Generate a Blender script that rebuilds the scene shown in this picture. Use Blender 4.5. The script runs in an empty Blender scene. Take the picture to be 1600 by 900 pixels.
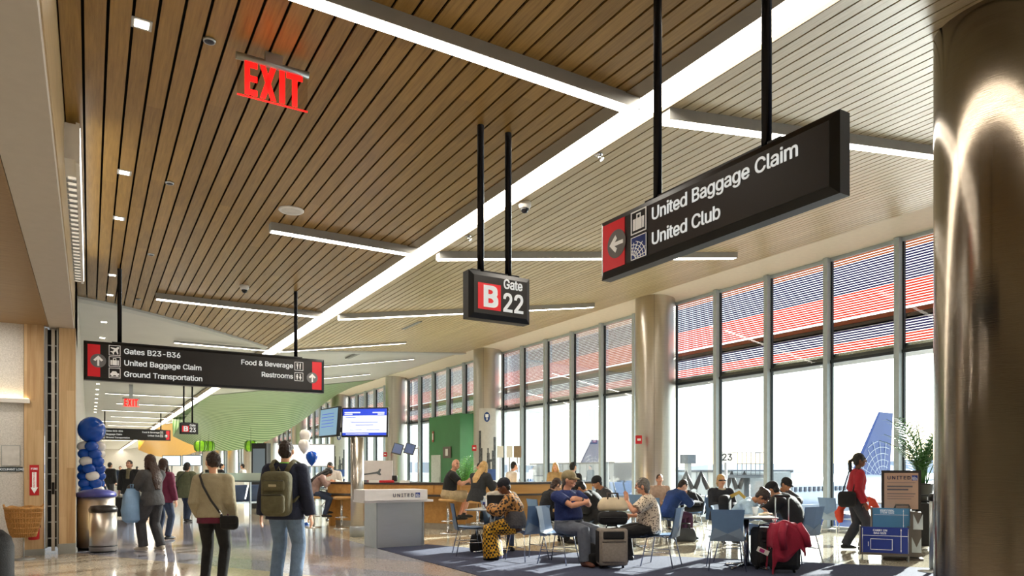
import bpy, bmesh, math, random
from mathutils import Vector, Matrix, Euler
R_ = random.Random(7)
C = bpy.context.scene.collection
SC = bpy.context.scene
PI = math.pi
# ------------------------------------------------------------------ camera, sky, sun, exposure
H_EYE, FPX, HOR = 1.4, 1100.0, 735.0
TH = math.atan(660.0 / FPX)                     # camera turned to the right of the concourse axis (+Y)
FW = Vector((math.sin(TH), math.cos(TH), 0)); RT = Vector((math.cos(TH), -math.sin(TH), 0))
cd = bpy.data.cameras.new('camera'); cam = bpy.data.objects.new('camera', cd); C.objects.link(cam)
cd.sensor_width = 36.0; cd.lens = 36.0 * FPX / 1600; cd.shift_y = (HOR - 450) / 1600
cd.clip_end = 5000
cam.location = (0, 0, H_EYE); cam.rotation_euler = (PI / 2, 0, -TH)
SC.camera = cam
SC.view_settings.view_transform = 'Standard'; SC.view_settings.look = 'None'
SC.view_settings.gamma = 1.0; SC.view_settings.use_curve_mapping = False
SC.view_settings.exposure = 0.45
SC.cycles.max_bounces = 8; SC.cycles.diffuse_bounces = 4; SC.cycles.glossy_bounces = 3
SC.cycles.transparent_max_bounces = 12; SC.cycles.transmission_bounces = 4
SC.cycles.use_denoising = True
SC.cycles.sample_clamp_indirect = 14.0
SUN_AZ, SUN_EL = math.radians(20), math.radians(18.6)     # azimuth from +X towards +Y
SUN_DIR = Vector((math.cos(SUN_EL) * math.cos(SUN_AZ), math.cos(SUN_EL) * math.sin(SUN_AZ), math.sin(SUN_EL)))
w = bpy.data.worlds.new('sky'); SC.world = w; w.use_nodes = True
nt = w.node_tree; nt.nodes.clear()
sky = nt.nodes.new('ShaderNodeTexSky'); sky.sky_type = 'NISHITA'; sky.sun_disc = False
sky.sun_elevation = SUN_EL; sky.sun_rotation = PI / 2 - SUN_AZ; sky.air_density = 1.0; sky.dust_density = 0.6; sky.ozone_density = 1.0
tc = nt.nodes.new('ShaderNodeTexCoord'); nz = nt.nodes.new('ShaderNodeTexNoise'); nz.inputs['Scale'].default_value = 3.2; nz.inputs['Detail'].default_value = 8
mp = nt.nodes.new('ShaderNodeMapping'); mp.inputs['Scale'].default_value = (1, 1, 3.5)
cr = nt.nodes.new('ShaderNodeValToRGB'); cr.color_ramp.elements[0].position = .42; cr.color_ramp.elements[1].position = .66; cr.color_ramp.elements[0].color = (.5, .5, .5, 1)
mx = nt.nodes.new('ShaderNodeMix'); mx.data_type = 'RGBA'
mx.inputs[7].default_value = (8.6, 9.3, 10.2, 1)
bg = nt.nodes.new('ShaderNodeBackground'); bg.inputs['Strength'].default_value = 0.22
wo = nt.nodes.new('ShaderNodeOutputWorld')
L = nt.links.new
L(tc.outputs['Generated'], mp.inputs[0]); L(mp.outputs[0], nz.inputs['Vector']); L(nz.outputs['Fac'], cr.inputs[0])
L(cr.outputs[0], mx.inputs[0]); L(sky.outputs[0], mx.inputs[6]); L(mx.outputs[2], bg.inputs[0]); L(bg.outputs[0], wo.inputs[0])
sl = bpy.data.lights.new('sun', 'SUN'); sl.energy = 19.0; sl.angle = math.radians(.6); sl.color = (1, .975, .93)
so = bpy.data.objects.new('sun', sl); C.objects.link(so); so.rotation_euler = SUN_DIR.to_track_quat('Z', 'Y').to_euler()
so.location = (40, 15, 20)
STRIP_E = 15.0

# ------------------------------------------------------------------ pixel to place
def ray(u, v): return FW + RT * ((u - 800) / FPX) + Vector((0, 0, (HOR - v) / FPX))
EYE = Vector((0, 0, H_EYE))
def on_z(u, v, z=0.0): r = ray(u, v); return EYE + r * ((z - H_EYE) / r.z)
def on_x(u, v, x): r = ray(u, v); return EYE + r * (x / r.x)
def on_y(u, v, y): r = ray(u, v); return EYE + r * (y / r.y)
def at(u, v, d): return EYE + ray(u, v) * d
CZ, CX, CS = 5.0, 4.75, 0.157                  # ceiling height, spine x, slope of the right side
def ceil_z(x): return CZ + max(0.0, CS * (x - CX - .17))
def on_slope(u, v):
    r = ray(u, v); k = (CZ - CS * (CX + .17) - H_EYE) / (r.z - CS * r.x); return EYE + r * k

# ------------------------------------------------------------------ materials
def lin(c):
    if isinstance(c, str):
        c = [int(c[i:i + 2], 16) / 255 for i in (0, 2, 4)]
    return tuple(x / 12.92 if x <= .04045 else ((x + .055) / 1.055) ** 2.4 for x in c) + (1,)
_mats = {}
def nodes(m):
    m.use_nodes = True; t = m.node_tree; return t, t.nodes['Principled BSDF'], t.nodes, t.links.new
def M(name, col, rough=.6, metal=0.0, var=.10, scale=9.0, bump=0.0, bscale=60.0, stretch=(1, 1, 1), spec=.5, sheen=0.0):
    if name in _mats: return _mats[name]
    m = bpy.data.materials.new(name); t, b, N, L = nodes(m)
    c = lin(col)
    tc = N.new('ShaderNodeTexCoord'); mp = N.new('ShaderNodeMapping'); mp.inputs['Scale'].default_value = stretch
    n = N.new('ShaderNodeTexNoise'); n.inputs['Scale'].default_value = scale; n.inputs['Detail'].default_value = 4
    r = N.new('ShaderNodeValToRGB'); e = r.color_ramp.elements
    e[0].position = .3; e[1].position = .7
    e[0].color = tuple(x * (1 - var) for x in c[:3]) + (1,); e[1].color = tuple(min(1, x * (1 + var)) for x in c[:3]) + (1,)
    L(tc.outputs['Object'], mp.inputs[0]); L(mp.outputs[0], n.inputs['Vector']); L(n.outputs['Fac'], r.inputs[0]); L(r.outputs[0], b.inputs['Base Color'])
    b.inputs['Roughness'].default_value = rough; b.inputs['Metallic'].default_value = metal
    b.inputs['Specular IOR Level'].default_value = spec
    if bump:
        n2 = N.new('ShaderNodeTexNoise'); n2.inputs['Scale'].default_value = bscale; n2.inputs['Detail'].default_value = 3
        L(mp.outputs[0], n2.inputs['Vector'])
        bp = N.new('ShaderNodeBump'); bp.inputs['Strength'].default_value = bump; bp.inputs['Distance'].default_value = .02
        L(n2.outputs['Fac'], bp.inputs['Height']); L(bp.outputs[0], b.inputs['Normal'])
    _mats[name] = m; return m
def EM(name, col, strength, base=None):
    if name in _mats: return _mats[name]
    m = bpy.data.materials.new(name); t, b, N, L = nodes(m); c = lin(col)
    b.inputs['Base Color'].default_value = lin(base) if base else c
    b.inputs['Emission Color'].default_value = c; b.inputs['Emission Strength'].default_value = strength
    b.inputs['Roughness'].default_value = .35
    _mats[name] = m; return m
def wood(name, dark, light, axis=1, pitch=None, plank=2.4, rough=.4, grain=26.0, spec=.5, pvar=.35, x0=0.0):
    """plank wood: grain along axis, one tone per board when pitch is given"""
    if name in _mats: return _mats[name]
    m = bpy.data.materials.new(name); t, b, N, L = nodes(m)
    tc = N.new('ShaderNodeTexCoord'); mp = N.new('ShaderNodeMapping')
    s = [grain, grain, grain]; s[axis] = grain * .05; mp.inputs['Scale'].default_value = s
    n = N.new('ShaderNodeTexNoise'); n.inputs['Scale'].default_value = 1.0; n.inputs['Detail'].default_value = 6; n.inputs['Roughness'].default_value = .65
    L(tc.outputs['Object'], mp.inputs[0]); L(mp.outputs[0], n.inputs['Vector'])
    fac = n.outputs['Fac']
    if pitch:
        sp = N.new('ShaderNodeSeparateXYZ'); L(tc.outputs['Object'], sp.inputs[0])
        a = N.new('ShaderNodeMath'); a.operation = 'SUBTRACT'; L(sp.outputs[0], a.inputs[0]); a.inputs[1].default_value = x0
        d = N.new('ShaderNodeMath'); d.operation = 'DIVIDE'; L(a.outputs[0], d.inputs[0]); d.inputs[1].default_value = pitch
        f = N.new('ShaderNodeMath'); f.operation = 'FLOOR'; L(d.outputs[0], f.inputs[0])
        o = N.new('ShaderNodeMath'); o.operation = 'MULTIPLY'; L(f.outputs[0], o.inputs[0]); o.inputs[1].default_value = .37
        d2 = N.new('ShaderNodeMath'); d2.operation = 'DIVIDE'; L(sp.outputs[axis], d2.inputs[0]); d2.inputs[1].default_value = plank
        ad = N.new('ShaderNodeMath'); ad.operation = 'ADD'; L(d2.outputs[0], ad.inputs[0]); L(o.outputs[0], ad.inputs[1])
        f2 = N.new('ShaderNodeMath'); f2.operation = 'FLOOR'; L(ad.outputs[0], f2.inputs[0])
        cb = N.new('ShaderNodeCombineXYZ'); L(f.outputs[0], cb.inputs[0]); L(f2.outputs[0], cb.inputs[1])
        wn = N.new('ShaderNodeTexWhiteNoise'); wn.noise_dimensions = '2D'; L(cb.outputs[0], wn.inputs[0])
        mm = N.new('ShaderNodeMath'); mm.operation = 'MULTIPLY_ADD'; L(wn.outputs['Value'], mm.inputs[0]); mm.inputs[1].default_value = pvar; mm.inputs[2].default_value = -pvar / 2
        a2 = N.new('ShaderNodeMath'); a2.operation = 'ADD'; L(mm.outputs[0], a2.inputs[0]); L(n.outputs['Fac'], a2.inputs[1]); fac = a2.outputs[0]
    r = N.new('ShaderNodeValToRGB'); e = r.color_ramp.elements; e[0].position = .25; e[1].position = .75
    e[0].color = lin(dark); e[1].color = lin(light)
    L(fac, r.inputs[0]); L(r.outputs[0], b.inputs['Base Color'])
    b.inputs['Roughness'].default_value = rough; b.inputs['Specular IOR Level'].default_value = spec
    _mats[name] = m; return m
def checker(name, c1, c2, scale, rough=.8):
    if name in _mats: return _mats[name]
    m = bpy.data.materials.new(name); t, b, N, L = nodes(m)
    tc = N.new('ShaderNodeTexCoord'); ck = N.new('ShaderNodeTexChecker'); ck.inputs['Scale'].default_value = scale
    ck.inputs[1].default_value = lin(c1); ck.inputs[2].default_value = lin(c2)
    mp = N.new('ShaderNodeMapping'); mp.inputs['Rotation'].default_value = (.1, .15, .6)
    L(tc.outputs['Object'], mp.inputs[0]); L(mp.outputs[0], ck.inputs[0]); L(ck.outputs[0], b.inputs['Base Color'])
    b.inputs['Roughness'].default_value = rough; _mats[name] = m; return m
def spots(name, c1, c2, c3, scale, rough=.8, k=0.0):
    """animal-print cloth"""
    if name in _mats: return _mats[name]
    m = bpy.data.materials.new(name); t, b, N, L = nodes(m)
    tc = N.new('ShaderNodeTexCoord'); v = N.new('ShaderNodeTexVoronoi'); v.inputs['Scale'].default_value = scale
    r = N.new('ShaderNodeValToRGB'); e = r.color_ramp.elements
    e[0].position = .0; e[0].color = lin(c2); e[1].position = .62; e[1].color = lin(c1)
    x = e.new(.26 + k); x.color = lin(c3); x = e.new(.36 + k); x.color = lin(c1)
    r.color_ramp.interpolation = 'CONSTANT'
    L(tc.outputs['Object'], v.inputs['Vector']); L(v.outputs['Distance'], r.inputs[0]); L(r.outputs[0], b.inputs['Base Color'])
    b.inputs['Roughness'].default_value = rough; _mats[name] = m; return m
def glass_mat(name, tint, gloss=.08, alpha=.0):
    if name in _mats: return _mats[name]
    m = bpy.data.materials.new(name); m.use_nodes = True; t = m.node_tree; N = t.nodes; L = t.links.new; N.clear()
    o = N.new('ShaderNodeOutputMaterial'); tr = N.new('ShaderNodeBsdfTransparent'); tr.inputs[0].default_value = lin(tint)
    g = N.new('ShaderNodeBsdfGlossy'); g.inputs['Roughness'].default_value = .02
    f = N.new('ShaderNodeFresnel'); f.inputs[0].default_value = 1.35
    mx = N.new('ShaderNodeMixShader'); sc = N.new('ShaderNodeMath'); sc.operation = 'MULTIPLY'; sc.inputs[1].default_value = gloss * 10
    L(f.outputs[0], sc.inputs[0]); L(sc.outputs[0], mx.inputs[0]); L(tr.outputs[0], mx.inputs[1]); L(g.outputs[0], mx.inputs[2]); last = mx
    if alpha:
        df = N.new('ShaderNodeBsdfDiffuse'); df.inputs[0].default_value = lin('E4EFEA'); m2 = N.new('ShaderNodeMixShader'); m2.inputs[0].default_value = alpha
        L(mx.outputs[0], m2.inputs[1]); L(df.outputs[0], m2.inputs[2]); last = m2
    L(last.outputs[0], o.inputs[0]); _mats[name] = m; return m
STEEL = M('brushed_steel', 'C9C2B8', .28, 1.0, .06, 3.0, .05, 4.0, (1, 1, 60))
CHROME = M('chrome', 'DADCDE', .12, 1.0, .03)
ALU = M('aluminium', 'B4BABD', .38, .85, .04)
BLACKM = M('black_metal', '1B1A1B', .35, .4, .1)
BLACKP = M('black_plastic', '151517', .45, 0, .1)
WHITE = M('white_paint', 'E9E8E4', .5, 0, .03)
GREYP = M('grey_paint', 'A9AAA8', .5, 0, .05)
RED = M('red_paint', 'C8202A', .45, 0, .05)
BLACKCLOTH = M('black_cloth', '17171A', .85, 0, .25, 20, .3, 90)

# ------------------------------------------------------------------ mesh building
class MB:
    def __init__(s): s.v = []; s.f = []; s.m = []; s.mi = 0; s.sm = []
    def face(s, idx, smooth=False): s.f.append(tuple(idx)); s.m.append(s.mi); s.sm.append(smooth)
    def box(s, x0, x1, y0, y1, z0, z1, T=None):
        b = len(s.v); P = [Vector((x, y, z)) for z in (z0, z1) for y in (y0, y1) for x in (x0, x1)]
        s.v += [T @ p if T else p for p in P]
        for q in ((0, 2, 3, 1), (4, 5, 7, 6), (0, 1, 5, 4), (2, 6, 7, 3), (0, 4, 6, 2), (1, 3, 7, 5)): s.face([b + i for i in q])
        return s
    def rbox(s, x0, x1, y0, y1, z0, z1, r, T=None, n=3):
        """box with rounded edges: ring stack"""
        cx, cy, cz = (x0 + x1) / 2, (y0 + y1) / 2, (z0 + z1) / 2
        hx, hy, hz = (x1 - x0) / 2, (y1 - y0) / 2, (z1 - z0) / 2; r = min(r, hx * .98, hy * .98, hz * .98)
        rings = []
        for zz, k in [(-hz + r - r * math.sin(PI / 2 * (1 - i / n)), r * math.cos(PI / 2 * (1 - i / n))) for i in range(n + 1)] + \
                     [(hz - r + r * math.sin(PI / 2 * i / n), r * math.cos(PI / 2 * i / n)) for i in range(n + 1)]:
            ring = []
            for q, (sx, sy) in enumerate(((1, 1), (-1, 1), (-1, -1), (1, -1))):
                for i in range(n + 1):
                    a = q * PI / 2 + PI / 2 * i / n
                    ring.append(Vector((cx + sx * (hx - r) + k * math.cos(a), cy + sy * (hy - r) + k * math.sin(a), cz + zz)))
            rings.append(ring)
        s.rings(rings, True, True, T); return s
    def rings(s, rings, cap0=True, cap1=True, T=None, smooth=True, closed=True):
        b = len(s.v); n = len(rings[0])
        for r in rings: s.v += [T @ Vector(p) if T else Vector(p) for p in r]
        for i in range(len(rings) - 1):
            for j in range(n if closed else n - 1):
                k = (j + 1) % n; s.face((b + i * n + j, b + i * n + k, b + (i + 1) * n + k, b + (i + 1) * n + j), smooth)
        if cap0: s.face([b + j for j in reversed(range(n))])
        if cap1: s.face([b + (len(rings) - 1) * n + j for j in range(n)])
        return s
    def cyl(s, p0, p1, r0, r1=None, n=16, caps=True, smooth=True):
        r1 = r0 if r1 is None else r1
        return s.tube([p0, p1], [r0, r1], n, caps, smooth)
    def tube(s, pts, rad, n=10, caps=True, smooth=True, flat=1.0, up=None):
        pts = [Vector(p) for p in pts]; N = len(pts)
        if not isinstance(rad, (list, tuple)): rad = [rad] * N
        rings = []; u = None
        for i in range(N):
            d = (pts[min(i + 1, N - 1)] - pts[max(i - 1, 0)]).normalized()
            if u is None:
                a = Vector(up) if up else (Vector((0, 0, 1)) if abs(d.z) < .9 else Vector((1, 0, 0)))
                u = (a - d * a.dot(d)).normalized()
            else:
                u = (u - d * u.dot(d)); u = u.normalized() if u.length > 1e-6 else d.orthogonal().normalized()
            w = d.cross(u); rr = rad[i]; rx, ry = rr if isinstance(rr, (list, tuple)) else (rr, rr * flat)
            rings.append([pts[i] + u * (math.cos(2 * PI * k / n) * rx) + w * (math.sin(2 * PI * k / n) * ry) for k in range(n)])
        return s.rings(rings, caps, caps, None, smooth)
    def lathe(s, prof, c=(0, 0, 0), n=24, cap0=True, cap1=True, T=None, sx=1, sy=1):
        c = Vector(c)
        return s.rings([[c + Vector((r * sx * math.cos(2 * PI * k / n), r * sy * math.sin(2 * PI * k / n), z)) for k in range(n)] for r, z in prof], cap0, cap1, T)
    def ball(s, c, rx, ry=None, rz=None, n=14, m=9, T=None):
        ry = rx if ry is None else ry; rz = rx if rz is None else rz
        prof = [(max(math.sin(PI * i / m), .002), -math.cos(PI * i / m)) for i in range(m + 1)]; c = Vector(c)
        return s.rings([[c + Vector((r * rx * math.cos(2 * PI * k / n), r * ry * math.sin(2 * PI * k / n), z * rz)) for k in range(n)] for r, z in prof], True, True, T)
    def prism(s, poly, z0, z1, T=None):
        """poly in (x, y) extruded z0..z1"""
        return s.rings([[Vector((x, y, z0)) for x, y in poly], [Vector((x, y, z1)) for x, y in poly]], True, True, T, False)
    def quad(s, *p):
        b = len(s.v); s.v += [Vector(q) for q in p]; s.face(range(b, b + len(p))); return s
    def grid(s, fn, nu, nv, smooth=True):
        b = len(s.v)
        for i in range(nu + 1):
            for j in range(nv + 1): s.v.append(Vector(fn(i / nu, j / nv)))
        for i in range(nu):
            for j in range(nv):
                a = b + i * (nv + 1) + j; s.face((a, a + nv + 1, a + nv + 2, a + 1), smooth)
        return s
    def add(s, me, T=None):
        b = len(s.v); s.v += [T @ v.co if T else v.co.copy() for v in me.vertices]
        for p in me.polygons: s.face([b + i for i in p.vertices])
        return s
    def build(s, name, mats, parent=None):
        me = bpy.data.meshes.new(name); me.from_pydata(s.v, [], s.f)
        for m in (mats if isinstance(mats, (list, tuple)) else [mats]): me.materials.append(m)
        me.polygons.foreach_set('material_index', s.m); me.polygons.foreach_set('use_smooth', s.sm); me.update()
        o = bpy.data.objects.new(name, me); C.objects.link(o)
        if parent: o.parent = parent
        return o
def tag(o, label=None, cat=None, group=None, kind=None):
    if label: o['label'] = label
    if cat: o['category'] = cat
    if group: o['group'] = group
    if kind: o['kind'] = kind
    return o
def thing(name, label, cat, loc=(0, 0, 0), rz=0.0, group=None):
    o = bpy.data.objects.new(name, None); C.objects.link(o); o.location = loc; o.rotation_euler = (0, 0, rz); o.empty_display_size = .1
    return tag(o, label, cat, group)
def struct(name, mb, mats): return tag(mb.build(name, mats), kind='structure')
def copy_tree(o, loc=None, rz=None, label=None, parent=None):
    c = o.copy(); C.objects.link(c)
    if parent: c.parent = parent
    for ch in list(o.children): copy_tree(ch, parent=c)
    if loc is not None: c.location = loc
    if rz is not None: c.rotation_euler = (0, 0, rz)
    if label: c['label'] = label
    return c
GLYPHS = {}
def _glyphs(src):
    for ln in src.strip().split('\n'):
        ch, adv, sp = ln[0], *ln[2:].split('|')
        GLYPHS[ch] = (int(adv), [[tuple(map(int, q.split(','))) for q in p.split(' ')] for p in sp.split(';')])
def text_mesh(s, size, bold=.0, ext=.002, spacing=1.0, align='LEFT'):
    """plain grotesque lettering from outlines; size: cap height is .72 of it"""
    cu = bpy.data.curves.new('t', 'CURVE'); cu.dimensions = '2D'; cu.fill_mode = 'BOTH'; cu.extrude = ext
    k = .72 / 254 * size; x = 0; wd = sum((GLYPHS[c][0] - 8 if c in GLYPHS else 100) * spacing for c in s)
    x = -wd if align == 'RIGHT' else (-wd / 2 if align == 'CENTER' else 0)
    for c in s:
        if c not in GLYPHS: x += 100 * spacing; continue
        for p in GLYPHS[c][1]:
            q = cu.splines.new('POLY'); q.points.add(len(p) - 1); q.use_cyclic_u = True
            q.points.foreach_set('co', [w for a, b in p for w in ((a + x) * k, b * k, 0, 1)])
        x += (GLYPHS[c][0] - 8) * spacing
    o = bpy.data.objects.new('t', cu); C.objects.link(o)
    me = bpy.data.meshes.new_from_object(o.evaluated_get(bpy.context.evaluated_depsgraph_get()))
    bpy.data.objects.remove(o); bpy.data.curves.remove(cu)
    if bold:                                    # heavier strokes: the outline laid over itself, shifted a hair each way
        q = MB(); e = bold * size
        for dx, dy in ((-e, -e * .7), (e, -e * .7), (-e, e * .7), (e, e * .7), (0, 0)): q.add(me, Matrix.Translation((dx, dy, 0)))
        bpy.data.meshes.remove(me); me = bpy.data.meshes.new('t'); me.from_pydata(q.v, [], q.f)
    return me
def frame_T(o, ex, ey):
    ex = Vector(ex).normalized(); ey = Vector(ey).normalized(); ez = ex.cross(ey)
    T = Matrix((ex, ey, ez)).transposed().to_4x4(); T.translation = Vector(o); return T

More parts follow.
